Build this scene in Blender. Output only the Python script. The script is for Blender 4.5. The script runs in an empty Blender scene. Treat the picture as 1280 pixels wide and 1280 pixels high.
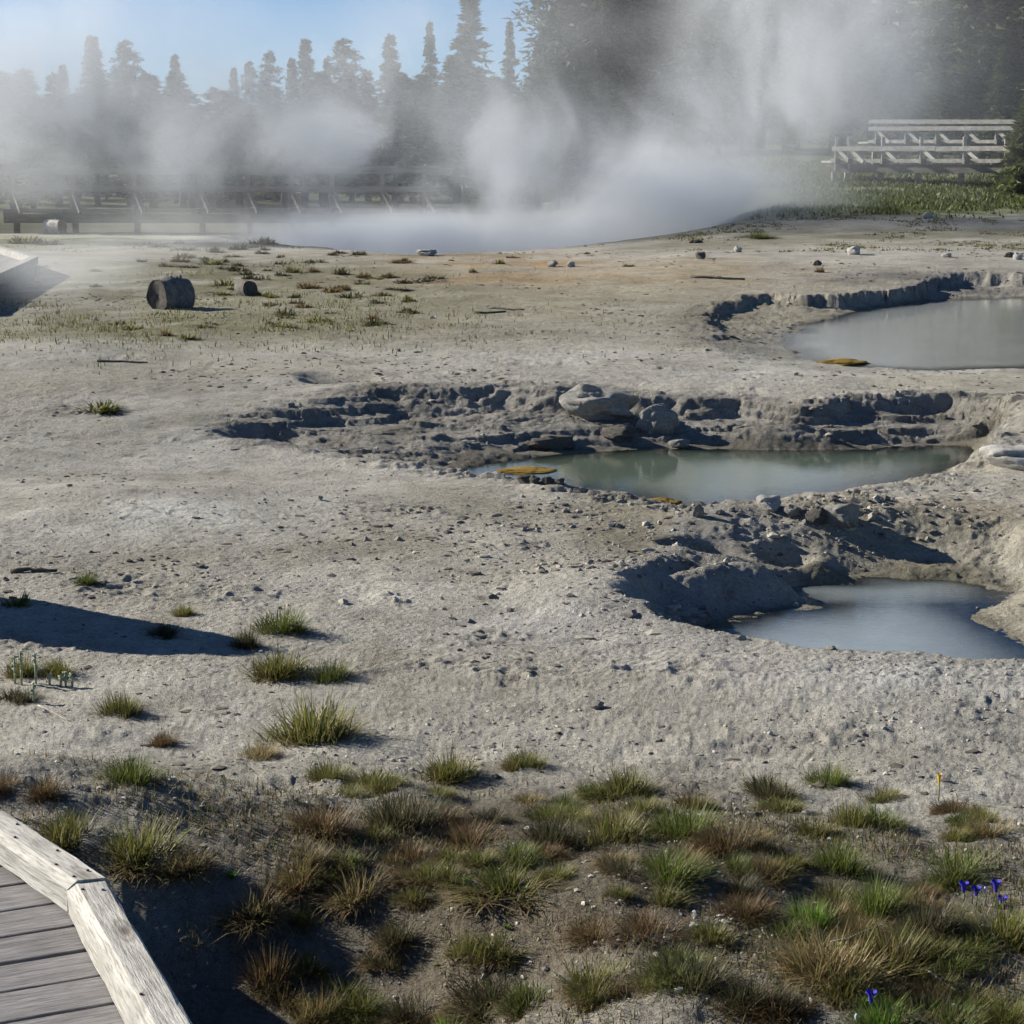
import bpy, math, random
import numpy as np
from mathutils import Vector, Matrix

R = math.radians
random.seed(7)
rng = np.random.default_rng(11)
SC = bpy.context.scene
COL = SC.collection

# ------------------------------------------------------------------ camera
HC = 1.95                       # eye height above the sinter flat
FPX = 2400.0                    # focal length in pixels of a 1280 px frame
PITCH = math.atan(445.0 / FPX)
cam_d = bpy.data.cameras.new('camera')
cam = bpy.data.objects.new('camera', cam_d)
COL.objects.link(cam)
cam.location = (0, 0, HC)
cam.rotation_euler = (R(90) - PITCH, 0, 0)
cam_d.sensor_width = 36
cam_d.lens = 36 * FPX / 1280
cam_d.clip_start = 0.05
cam_d.clip_end = 9000
SC.camera = cam

# ------------------------------------------------------------------ sky + sun
SUN_EL, SUN_AZ = R(25), R(26)   # low sun from the left, a little beyond the scene
sun_dir = Vector((-math.cos(SUN_AZ) * math.cos(SUN_EL), math.sin(SUN_AZ) * math.cos(SUN_EL), math.sin(SUN_EL)))
W = bpy.data.worlds.new('World')
SC.world = W
W.use_nodes = True
nt = W.node_tree
sky = nt.nodes.new('ShaderNodeTexSky')
sky.sky_type = 'NISHITA'
sky.sun_disc = False
sky.sun_elevation = SUN_EL
sky.sun_rotation = R(-90) + SUN_AZ
sky.altitude = 2300
sky.air_density = 0.9
sky.dust_density = 0.0
sky.ozone_density = 6.0
bg = nt.nodes['Background']
bg.inputs[1].default_value = 0.055
nt.links.new(sky.outputs[0], bg.inputs[0])
sl = bpy.data.lights.new('sun', 'SUN')
sl.energy = 5.0
sl.angle = R(0.53)
sl.color = (1.0, 0.945, 0.83)
sun = bpy.data.objects.new('sun', sl)
COL.objects.link(sun)
sun.rotation_euler = sun_dir.to_track_quat('Z', 'Y').to_euler()
sun.location = (-20, 10, 20)
SC.view_settings.view_transform = 'Standard'
SC.view_settings.look = 'None'
SC.view_settings.gamma = 1
SC.view_settings.use_curve_mapping = False
SC.view_settings.exposure = 0.8
SC.render.engine = 'CYCLES'
cy = SC.cycles
cy.max_bounces = 6
cy.diffuse_bounces = 2
cy.glossy_bounces = 2
cy.transmission_bounces = 3
cy.transparent_max_bounces = 12
cy.volume_bounces = 3
cy.volume_step_rate = 1.0
cy.volume_max_steps = 96
cy.caustics_reflective = False
cy.caustics_refractive = False
cy.use_adaptive_sampling = True
cy.adaptive_threshold = 0.03
try:
    cy.use_denoising = True
    cy.denoiser = 'OPENIMAGEDENOISE'
except Exception:
    pass

# ------------------------------------------------------------------ noise
def _hash(ix, iy, s):
    n = (ix.astype(np.int64) * 374761393 + iy.astype(np.int64) * 668265263 + s * 974634777) & 0xffffffff
    n = ((n ^ (n >> 13)) * 1274126177) & 0xffffffff
    n = n ^ (n >> 16)
    return (n & 0xffff) / 65535.0
def vnoise(x, y, s=0):
    x = np.asarray(x, float); y = np.asarray(y, float)
    ix = np.floor(x); iy = np.floor(y)
    fx = x - ix; fy = y - iy
    fx = fx * fx * fx * (fx * (fx * 6 - 15) + 10); fy = fy * fy * fy * (fy * (fy * 6 - 15) + 10)
    a = _hash(ix, iy, s); b = _hash(ix + 1, iy, s); c = _hash(ix, iy + 1, s); d = _hash(ix + 1, iy + 1, s)
    return (a + (b - a) * fx) * (1 - fy) + (c + (d - c) * fx) * fy
def fbm(x, y, octv=4, s=0, gain=0.5):
    t = 0.0; amp = 1.0; tot = 0.0
    ca, sa = math.cos(0.6), math.sin(0.6)
    for k in range(octv):
        t = t + amp * (vnoise(x, y, s + k * 17) - 0.5)
        tot += amp; amp *= gain
        x, y = (x * ca - y * sa) * 2.03 + 3.1, (x * sa + y * ca) * 2.03 + 7.7
    return t / tot * 2
def ridged(x, y, octv=3, s=0):
    t = 0.0; amp = 1.0; tot = 0.0
    for k in range(octv):
        t = t + amp * (1 - np.abs(vnoise(x, y, s + k * 13) * 2 - 1))
        tot += amp; amp *= 0.5
        x, y = x * 2.1 + 5.3, y * 2.1 + 1.9
    return t / tot
def S(e0, e1, v):
    t = np.clip((np.asarray(v, float) - e0) / (e1 - e0), 0, 1)
    return t * t * (3 - 2 * t)

# ------------------------------------------------------------------ a point of the picture -> a place
CP, SP = math.cos(PITCH), math.sin(PITCH)
def ray(px, py):
    u = (px - 640) / FPX; v = (640 - py) / FPX
    return np.array((u, CP + v * SP, -SP + v * CP))
def P(px, py, z=0.0):
    d = ray(px, py); t = (z - HC) / d[2]
    return (d[0] * t, d[1] * t)
def at_depth(px, py, Y):
    d = ray(px, py); t = Y / d[1]
    return (d[0] * t, Y, HC + d[2] * t)

# ------------------------------------------------------------------ the lie of the land
def seg_sdf(poly):
    A = np.array(poly, float); B = np.roll(A, -1, 0)
    def f(x, y):
        x = np.asarray(x, float); y = np.asarray(y, float)
        d2 = np.full(x.shape, 1e18); inside = np.zeros(x.shape, bool)
        for (ax, ay), (bx, by) in zip(A, B):
            ex, ey = bx - ax, by - ay; wx, wy = x - ax, y - ay
            h = np.clip((wx * ex + wy * ey) / (ex * ex + ey * ey + 1e-12), 0, 1)
            d2 = np.minimum(d2, (wx - ex * h) ** 2 + (wy - ey * h) ** 2)
            cr = ((ay > y) != (by > y)) & (x < (bx - ax) * (y - ay) / (by - ay + 1e-12) + ax)
            inside ^= cr
        d = np.sqrt(d2)
        return np.where(inside, -d, d)
    return f
def Z3(pts): return [P(*p) for p in pts]

POOL_MID_WATER, POOL_NEAR_WATER, POOL_FAR_WATER, STEAM_WATER = -0.05, -0.19, 0.17, -0.25
mid_rim = seg_sdf(Z3([(278, 532, .12), (330, 512, .16), (400, 497, .2), (480, 484, .23), (560, 482, .24), (640, 478, .25), (690, 484, .25),
    (740, 478, .25), (800, 484, .25), (860, 486, .25), (930, 484, .25), (1000, 492, .25), (1060, 488, .25), (1140, 492, .2), (1200, 500, .16), (1250, 510, .12), (1272, 530, .06),
    (1262, 550, .0), (1236, 578, 0), (1184, 600, 0), (1100, 618, 0), (1020, 630, 0), (940, 638, 0), (868, 640, 0), (800, 628, 0), (700, 612, 0), (620, 602, 0), (540, 590, .02), (460, 576, .04), (380, 560, .07), (310, 548, .1)]))
mid_wat = seg_sdf(Z3([(560, 589, -.05), (600, 574, -.05), (700, 566, -.05), (780, 562, -.05), (850, 560, -.05), (930, 562, -.05), (1060, 562, -.05), (1120, 560, -.05), (1180, 556, -.05), (1236, 555, -.05),
    (1226, 572, -.05), (1190, 588, -.05), (1120, 604, -.05), (1040, 616, -.05), (950, 626, -.05), (864, 634, -.05), (800, 622, -.05), (740, 616, -.05), (680, 606, -.05), (630, 600, -.05)]))
near_rim = seg_sdf(Z3([(770, 742, 0), (800, 752, 0), (822, 788, 0), (870, 797, 0), (930, 806, 0), (1000, 818, 0), (1100, 824, 0), (1200, 827, 0), (1280, 831, 0), (1420, 836, 0), (1560, 820, 0), (1560, 740, 0), (1420, 700, 0), (1280, 658, 0), (1180, 650, 0),
    (1080, 643, 0), (1000, 645, 0), (930, 645, 0), (872, 650, 0), (850, 664, 0), (856, 684, 0), (820, 700, 0), (784, 716, 0)]))
near_wat = seg_sdf(Z3([(a, b, -.19) for a, b in [(850, 812), (890, 782), (950, 766), (1020, 759), (1040, 754), (1012, 746), (1020, 730), (1080, 719), (1150, 715), (1225, 721), (1255, 738), (1232, 752), (1195, 760), (1215, 770), (1250, 790), (1296, 820), (1310, 850), (1200, 868), (1050, 866), (950, 852), (895, 836)]]))
far_rim = seg_sdf(Z3([(870, 392, .33), (905, 372, .33), (960, 366, .33), (1010, 372, .33), (1075, 366, .34), (1120, 362, .34), (1180, 344, .35), (1280, 346, .35), (1420, 344, .35), (1560, 380, .3), (1500, 450, .3), (1380, 455, .3), (1280, 457, .3), (1150, 464, .3), (1080, 462, .3), (1000, 456, .3), (920, 444, .3), (880, 420, .32)]))
far_wat = seg_sdf(Z3([(985, 432, .17), (1000, 408, .17), (1040, 396, .17), (1090, 386, .17), (1160, 376, .17), (1280, 372, .17), (1420, 372, .17), (1500, 400, .17), (1420, 456, .17), (1290, 460, .17), (1160, 463, .17), (1090, 459, .17), (1010, 448, .17)]))
_b = Z3([(318, 298, .34), (380, 308, .34), (430, 314, .34), (480, 317, .34), (530, 319, .34), (640, 315, .34), (760, 308, .36), (860, 300, .4), (930, 288, .5), (985, 272, .62)])
steam_rim = seg_sdf(_b + [(6.0, 44.5), (-1, 46), (-6.5, 45), (-6.6, 41)])

_lY = [0, 12, 15, 20, 26, 33, 38, 44, 60, 100, 200, 500, 4000]
_lZ = [0, .02, .26, .30, .32, .35, .30, .20, .2, .6, 2.0, 5, 5]
_rZ = [0, .02, .26, .30, .42, .53, .68, 1.15, 1.9, 2.5, 3.0, 5, 5]
bumps = []      # (cx, cy, rx, ry, rot, h, sharp)
def bump(px, py, z, wpx, dm, rot, h, sharp=1.0):
    cx, cy = P(px, py, z)
    bumps.append((cx, cy, wpx * cy / FPX / 2, dm / 2, R(rot), h, sharp))
# ledges and hollows inside the near basin
bump(880, 692, -.05, 96, .34, -10, -.13, 2.2)
bump(925, 712, -.08, 170, .30, -22, .045, 1.6)
bump(730, 745, 0, 190, 1.0, 0, .07, 1.3)
bump(965, 730, -.12, 190, .20, 12, .06, 1.6)
bump(885, 738, -.12, 90, .20, 24, .055, 1.6)
bump(1000, 690, -.05, 90, .5, 0, .08, 1.4)
bump(985, 684, -.05, 60, .35, -25, -.13, 1.5)
bump(1085, 690, -.05, 110, .3, 0, -.07, 1.5)
bump(1085, 704, -.1, 140, .35, 5, .07, 1.5)
bump(1020, 718, -.1, 100, .4, -15, -.11, 1.5)
bump(1180, 700, -.1, 160, .5, 0, .05, 1)
bump(1150, 766, -.23, 130, .10, 4, .02, 1.2)
bump(800, 762, -.02, 60, .22, 0, -.05, 1.6)
bump(900, 650, 0, 110, .5, 0, .05, 1.2)
bump(1050, 650, 0, 260, .7, 3, .07, 1.2)
# hollows and swells on the middle bank
bump(330, 541, .08, 90, .5, 4, -.13, 1.8)
bump(425, 474, .24, 80, .40, -6, -.16, 1.6)
bump(395, 470, .24, 60, .2, 8, -.05, 1.2)
bump(470, 500, .15, 200, .7, 6, .05, 1)
bump(540, 560, 0, 220, .9, 6, .07, 1.0)
bump(690, 545, -.02, 260, .7, 0, .06, 1.0)
bump(1300, 530, .1, 130, 1.0, 0, .15, 1.0)
bump(1270, 578, 0, 110, .8, 0, .10, 1.4)
bump(980, 548, .0, 180, .35, 0, .06, 2)
bump(100, 640, 0, 380, 1.6, 0, .07, 1)
bump(350, 1215, .15, 620, 1.0, 0, -.19, 1.6)  # hollow shaped to stretch the near boardwalk's cast shade farther right
bump(90, 436, .28, 200, 1.4, 0, .06, 1)
bump(1180, 292, .5, 380, 2.2, 0, .10, 1)
bump(1060, 262, .9, 260, 3.0, 0, .12, 1)

def base_z(x, y):
    x = np.asarray(x, float); y = np.asarray(y, float)
    yy = np.maximum(y, 0)
    side = S(.0, .13, x / np.maximum(y, 1)) * S(16, 30, y)
    z = np.interp(yy, _lY, _lZ) * (1 - side) + np.interp(yy, _lY, _rZ) * side
    z = z + .035 * fbm(x * .45, y * .3, 3, 5) * S(2, 8, y) * (1 + 2 * S(60, 300, y))
    z = z + .17 * S(6.2, 4.4, y)
    z = z + .17 * np.exp(-(((x + 1.45) / .75) ** 2 + ((y - 5.1) / .5) ** 2))
    return z
def pool(z, x, y, rim, wat, zw, prof, depth, amp, s):
    jit = amp * 1.3 * fbm(x * 1.4, y * 1.4, 3, s) + amp * .9 * fbm(x * 5, y * 5, 4, s + 3, .7)
    dr = rim(x, y) + jit; dw = wat(x, y) + .35 * jit - .04
    t = np.clip(dw / np.maximum(dw - dr, 1e-4), 0, 1)
    t = np.where(dw <= 0, 0, np.where(dr >= 0, 1, t))
    p = prof(t, x, y)
    inz = zw - depth * S(0, .7, -dw)
    z2 = np.where(dw <= 0, inz, zw + (z - zw) * p)
    bank = np.where((dr < .3) & (dw > -.1), S(.3, 0, dr) * S(-.1, .1, dw), 0)
    return z2, bank, t, dw, dr
def prof_mid(t, x, y):
    yc = P(640, 585, 0)[1]
    back = S(yc - .2, yc + .8, y)
    cliff = .30 * S(0, .25, t) + .25 * np.clip((t - .2) / .6, 0, 1) + .45 * S(.76, .93, t)
    cliff = cliff + .05 * np.sin(t * 26) * S(.05, .2, t) * S(1, .7, t)
    return cliff * back + S(0, 1, t) * (1 - back)
def prof_near(t, x, y):
    left = S(P(960, 760)[0], P(820, 760)[0], x) * .85
    cliff = .35 * np.clip(t / .6, 0, 1) + .65 * S(.55, .95, t)
    gent = .55 * t + .45 * S(0, 1, t)
    return cliff * left + gent * (1 - left)
def prof_far(t, x, y):
    back = S(17, 20, y)
    cliff = .35 * np.clip(t / .75, 0, 1) + .65 * S(.72, .9, t)
    return cliff * back + t * (1 - back)
def land(x, y, full=False, detail=True):
    x = np.asarray(x, float); y = np.asarray(y, float)
    z = base_z(x, y)
    z, b1, t1, dw1, dr1 = pool(z, x, y, mid_rim, mid_wat, POOL_MID_WATER, prof_mid, .22, .09, 31)
    z, b2, t2, dw2, dr2 = pool(z, x, y, near_rim, near_wat, POOL_NEAR_WATER, prof_near, .25, .05, 47)
    z, b3, t3, dw3, dr3 = pool(z, x, y, far_rim, far_wat, POOL_FAR_WATER, prof_far, .3, .18, 59)
    ds = steam_rim(x, y) + .3 * fbm(x * .8, y * .8, 3, 77)
    z = z - .9 * S(0, -2.0, ds)
    for cx, cy, rx, ry, rot, h, sh in bumps:
        c, s = math.cos(rot), math.sin(rot)
        dx, dy = x - cx, y - cy
        q = ((dx * c + dy * s) / rx) ** 2 + ((-dx * s + dy * c) / ry) ** 2
        z = z + h * np.exp(-q ** sh)
    bank = np.clip(b1 * S(.02, .1, t1) + b2 * .5 + b3 * (.15 + .6 * S(17.5, 19, y)), 0, 1)
    if detail:
        fine = S(40, 22, y)
        wx = x + .12 * fbm(x * 3, y * 3, 2, 81); wy = y + .12 * fbm(x * 3, y * 3, 2, 82)
        rb = np.clip(b1 + b3, 0, 1)
        lay_ = fbm(wx * 1.2, wy * 7.5, 4, 91, .52)
        z = z + bank * (.044 * lay_ + .022 * (ridged(wx * 5, wy * 12, 3, 92) - .5) * S(-.2, .4, fbm(x * 1.1, y * 1.1, 2, 95)) + .014 * fbm(x * 13, y * 17, 4, 23, .65)) * (.12 + .88 * rb)
        zt = np.round(z / .06 + .8 * fbm(x * 1.3, y * 1.3, 3, 96)) * .06
        qk = b1 * .42 * S(-.25, .35, fbm(x * .9, y * 1.6, 3, 97))
        z = z * (1 - qk) + zt * qk
        rough = np.clip(fbm(x * .5, y * .35, 3, 201) * 1.6 + .35, 0, 1)
        z = z + fine * (.012 * fbm(x * 4, y * 4, 4, 9) + rough * .006 * fbm(x * 26, y * 26, 2, 14) + .004 * fbm(x * 60, y * 60, 2, 15) * S(14, 8, y))
        z = z + (.035 * fbm(x * 2.2, y * 2.2, 3, 41) + .014 * fbm(x * 7, y * 7, 3, 43)) * S(6.8, 5.4, y)
        # small broken crusts
        cr = S(.25, .5, fbm(x * 1.6, y * 2.4, 3, 66))
        z = z + fine * cr * .026 * (ridged(x * 9, y * 14, 2, 71) - .5)
    if full:
        return z, bank, (t1, dw1, dr1), (t2, dw2, dr2), (t3, dw3, dr3), ds
    return z
def hit(px, py, tmax=120):
    d = ray(px, py)
    t = np.geomspace(2.0, tmax, 1500)
    zz = land(d[0] * t, d[1] * t, detail=False)
    under = (HC + d[2] * t) < zz
    k = int(np.argmax(under)) if under.any() else len(t) - 1
    T = t[k]
    x, y = d[0] * T, d[1] * T
    return Vector((x, y, float(land(np.array([x]), np.array([y]))[0])))
def gz(x, y): return float(land(np.array([x]), np.array([y]))[0])

# ------------------------------------------------------------------ helpers
def tag(o, label=None, cat=None, group=None, kind=None):
    if label: o['label'] = label
    if cat: o['category'] = cat
    if group: o['group'] = group
    if kind: o['kind'] = kind
    return o
def link(name, me, parent=None, mat=None):
    o = bpy.data.objects.new(name, me)
    COL.objects.link(o)
    if parent: o.parent = parent
    if mat and me and not me.materials: me.materials.append(mat)
    return o
def empty(name, loc, rz=0):
    o = bpy.data.objects.new(name, None); COL.objects.link(o)
    o.location = loc; o.rotation_euler = (0, 0, rz); o.empty_display_size = .2
    return o
def mesh_np(name, V, loops, starts, counts, smooth=False, cols=None):
    me = bpy.data.meshes.new(name)
    V = np.asarray(V, np.float32); loops = np.asarray(loops, np.int32)
    me.vertices.add(len(V)); me.vertices.foreach_set('co', V.ravel())
    me.loops.add(len(loops)); me.loops.foreach_set('vertex_index', loops)
    me.polygons.add(len(starts)); me.polygons.foreach_set('loop_start', np.asarray(starts, np.int32))
    try: me.polygons.foreach_set('loop_total', np.asarray(counts, np.int32))
    except Exception: pass
    me.polygons.foreach_set('use_smooth', np.full(len(starts), smooth))
    if cols is not None:
        a = me.color_attributes.new('col', 'FLOAT_COLOR', 'POINT')
        c = np.ones((len(V), 4), np.float32); c[:, :3] = cols
        a.data.foreach_set('color', c.ravel())
    me.update(calc_edges=True); me.validate()
    return me
def grid_mesh(name, X, Y, Z, cols=None, smooth=True):
    nr, nc = X.shape
    V = np.stack([X, Y, Z], -1).reshape(-1, 3)
    i = np.arange(nr * nc).reshape(nr, nc)
    q = np.stack([i[:-1, :-1], i[:-1, 1:], i[1:, 1:], i[1:, :-1]], -1).reshape(-1, 4)
    return mesh_np(name, V, q.ravel(), np.arange(len(q)) * 4, np.full(len(q), 4), smooth, cols)
class MB:
    def __init__(s): s.v = []; s.f = []
    def hexa(s, c):       # 8 corners: bottom 4 ccw, top 4 ccw
        k = len(s.v); s.v += [tuple(p) for p in c]
        s.f += [(k, k+3, k+2, k+1), (k+4, k+5, k+6, k+7), (k, k+1, k+5, k+4), (k+1, k+2, k+6, k+5), (k+2, k+3, k+7, k+6), (k+3, k, k+4, k+7)]
    def box(s, x0, x1, y0, y1, z0, z1):
        s.hexa([(x0,y0,z0),(x1,y0,z0),(x1,y1,z0),(x0,y1,z0),(x0,y0,z1),(x1,y0,z1),(x1,y1,z1),(x0,y1,z1)])
    def bar(s, a, b, w, h, up=(0, 0, 1)):
        a = Vector(a); b = Vector(b); d = (b - a).normalized(); up = Vector(up)
        if abs(d.dot(up)) > .98: up = Vector((0, 1, 0))
        r = d.cross(up).normalized() * w / 2; u = r.cross(d).normalized() * h / 2
        s.hexa([a - r - u, a + r - u, b + r - u, b - r - u, a - r + u, a + r + u, b + r + u, b - r + u])
    def tube(s, pts, rad, n=6, cap=True):
        k = len(s.v); m = len(pts)
        for i, (p, r) in enumerate(zip(pts, rad)):
            p = Vector(p); q = Vector(pts[min(i + 1, m - 1)]) - Vector(pts[max(i - 1, 0)])
            q.normalize(); t = Vector((0, 0, 1)) if abs(q.z) < .9 else Vector((1, 0, 0))
            a = q.cross(t).normalized(); b = q.cross(a)
            for j in range(n):
                th = 2 * math.pi * j / n
                s.v.append(tuple(p + (a * math.cos(th) + b * math.sin(th)) * r))
        for i in range(m - 1):
            for j in range(n):
                s.f.append((k + i*n + j, k + i*n + (j+1) % n, k + (i+1)*n + (j+1) % n, k + (i+1)*n + j))
        if cap:
            s.f.append(tuple(k + j for j in range(n))[::-1]); s.f.append(tuple(k + (m-1)*n + j for j in range(n)))
    def mesh(s, name, smooth=False):
        me = bpy.data.meshes.new(name); me.from_pydata(s.v, [], s.f); me.update()
        if smooth: me.polygons.foreach_set('use_smooth', [True] * len(me.polygons))
        return me
    def build(s, name, mat, parent=None, smooth=False, bevel=0):
        o = link(name, s.mesh(name, smooth), parent, mat)
        if bevel:
            b = o.modifiers.new('bevel', 'BEVEL'); b.width = bevel; b.segments = 2; b.limit_method = 'ANGLE'
        return o

# ------------------------------------------------------------------ materials
def newmat(name):
    m = bpy.data.materials.new(name); m.use_nodes = True
    return m, m.node_tree, m.node_tree.nodes['Principled BSDF']
def N(t, typ, **kw):
    n = t.nodes.new(typ)
    for k, v in kw.items():
        if k in ('operation', 'blend_type', 'data_type', 'noise_dimensions', 'attribute_name', 'musgrave_type', 'feature', 'interpolation_type', 'clamp', 'use_clamp'): setattr(n, k, v)
        else: n.inputs[k.replace('_', ' ')].default_value = v
    return n
def noise(t, vec, scale, detail=4, rough=.55):
    n = t.nodes.new('ShaderNodeTexNoise'); n.inputs['Scale'].default_value = scale
    n.inputs['Detail'].default_value = detail; n.inputs['Roughness'].default_value = rough
    if vec is not None: t.links.new(vec, n.inputs['Vector'])
    return n.outputs['Fac']
def ramp(t, fac, stops):
    r = t.nodes.new('ShaderNodeValToRGB'); t.links.new(fac, r.inputs[0])
    el = r.color_ramp.elements
    while len(el) < len(stops): el.new(.5)
    for e, (p, c) in zip(el, stops):
        e.position = p; e.color = (*c, 1) if len(c) == 3 else c
    return r.outputs[0]
def mixc(t, fac, a, b, mode='MIX'):
    m = t.nodes.new('ShaderNodeMix'); m.data_type = 'RGBA'; m.blend_type = mode
    for s, v in ((m.inputs[0], fac), (m.inputs[6], a), (m.inputs[7], b)):
        if hasattr(v, 'links') or hasattr(v, 'is_linked'): t.links.new(v, s)
        else: s.default_value = v if not isinstance(v, tuple) else (*v, 1)
    return m.outputs[2]
def bumpn(t, h, strength, dist, nrm=None):
    b = t.nodes.new('ShaderNodeBump'); b.inputs['Strength'].default_value = strength; b.inputs['Distance'].default_value = dist
    t.links.new(h, b.inputs['Height'])
    if nrm is not None: t.links.new(nrm, b.inputs['Normal'])
    return b.outputs[0]

def ground_material():
    m, t, p = newmat('sinter_ground')
    geo = t.nodes.new('ShaderNodeNewGeometry'); pos = geo.outputs['Position']
    at = t.nodes.new('ShaderNodeAttribute'); at.attribute_name = 'col'
    base = at.outputs['Color']
    n1 = noise(t, pos, 2.2, 6, .65); c = mixc(t, .75, base, ramp(t, n1, [(.3, (.72, .70, .68)), (.52, (1, 1, 1)), (.75, (1.22, 1.20, 1.16))]), 'MULTIPLY')
    n5 = noise(t, pos, 9, 6, .72); c = mixc(t, .9, c, ramp(t, n5, [(.30, (.60, .58, .55)), (.46, (.98, .98, .97)), (.6, (1.05, 1.05, 1.05)), (.75, (1.3, 1.29, 1.26))]), 'MULTIPLY')
    n6 = noise(t, pos, .8, 5, .6); c = mixc(t, .8, c, ramp(t, n6, [(.32, (.74, .72, .67)), (.5, (1, 1, 1)), (.66, (1.22, 1.22, 1.24))]), 'MULTIPLY')
    n2 = noise(t, pos, 45, 5, .7); c = mixc(t, .9, c, ramp(t, n2, [(.28, (.62, .60, .57)), (.5, (1, 1, 1)), (.75, (1.28, 1.26, 1.22))]), 'MULTIPLY')
    n3 = noise(t, pos, 170, 3, .6); c = mixc(t, .8, c, ramp(t, n3, [(.3, (.7, .68, .66)), (.5, (1, 1, 1)), (.72, (1.25, 1.25, 1.25))]), 'MULTIPLY')
    v = t.nodes.new('ShaderNodeTexVoronoi'); v.inputs['Scale'].default_value = 26; t.links.new(pos, v.inputs['Vector'])
    sp = ramp(t, v.outputs['Distance'], [(.0, (.35, .32, .30)), (.09, (.6, .56, .52)), (.16, (1, 1, 1))])
    n4 = noise(t, pos, 1.3, 3); fm = ramp(t, n4, [(.5, (0, 0, 0)), (.62, (1, 1, 1))])
    c = mixc(t, fm, c, mixc(t, 1.0, c, sp, 'MULTIPLY'))
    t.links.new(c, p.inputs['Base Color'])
    p.inputs['Roughness'].default_value = .95
    p.inputs['Specular IOR Level'].default_value = .2
    nb = bumpn(t, n5, .8, .05); nb = bumpn(t, n2, 1.0, .02, nb); nb = bumpn(t, n3, 1.0, .010, nb)
    t.links.new(nb, p.inputs['Normal'])
    return m
def water_material(name, milky, opac, rough=.04):
    m, t, p = newmat(name)
    geo = t.nodes.new('ShaderNodeNewGeometry'); pos = geo.outputs['Position']
    at = t.nodes.new('ShaderNodeAttribute'); at.attribute_name = 'col'
    sep = t.nodes.new('ShaderNodeSeparateColor'); t.links.new(at.outputs['Color'], sep.inputs[0])
    n = noise(t, pos, 2.0, 3); c = mixc(t, n, tuple(.8 * k for k in milky), tuple(min(1, 1.2 * k) for k in milky))
    t.links.new(c, p.inputs['Base Color'])
    p.inputs['Roughness'].default_value = rough; p.inputs['IOR'].default_value = 1.33
    mp = t.nodes.new('ShaderNodeMapping'); mp.inputs['Scale'].default_value = (1, 2.6, 1); mp.inputs['Rotation'].default_value = (0, 0, .3); t.links.new(pos, mp.inputs[0])
    w = noise(t, mp.outputs[0], 14, 2)
    nrm = bumpn(t, w, .25 if 'near' in name else .06, .01)
    t.links.new(nrm, p.inputs['Normal'])
    tr = t.nodes.new('ShaderNodeBsdfTransparent'); tr.inputs[0].default_value = (.8, .86, .78, 1)
    gl = t.nodes.new('ShaderNodeBsdfGlossy'); gl.inputs['Roughness'].default_value = rough; gl.inputs['Color'].default_value = (.95, .95, .95, 1); t.links.new(nrm, gl.inputs['Normal'])
    fr = t.nodes.new('ShaderNodeFresnel'); fr.inputs[0].default_value = 1.33; t.links.new(nrm, fr.inputs['Normal'])
    sh = t.nodes.new('ShaderNodeMixShader'); t.links.new(fr.outputs[0], sh.inputs[0]); t.links.new(tr.outputs[0], sh.inputs[1]); t.links.new(gl.outputs[0], sh.inputs[2])
    mu = N(t, 'ShaderNodeMath', operation='MULTIPLY', use_clamp=True); mu.inputs[1].default_value = opac; t.links.new(sep.outputs[0], mu.inputs[0])
    mx = t.nodes.new('ShaderNodeMixShader'); t.links.new(mu.outputs[0], mx.inputs[0]); t.links.new(sh.outputs[0], mx.inputs[1]); t.links.new(p.outputs[0], mx.inputs[2])
    t.links.new(mx.outputs[0], t.nodes['Material Output'].inputs['Surface'])
    return m
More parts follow.
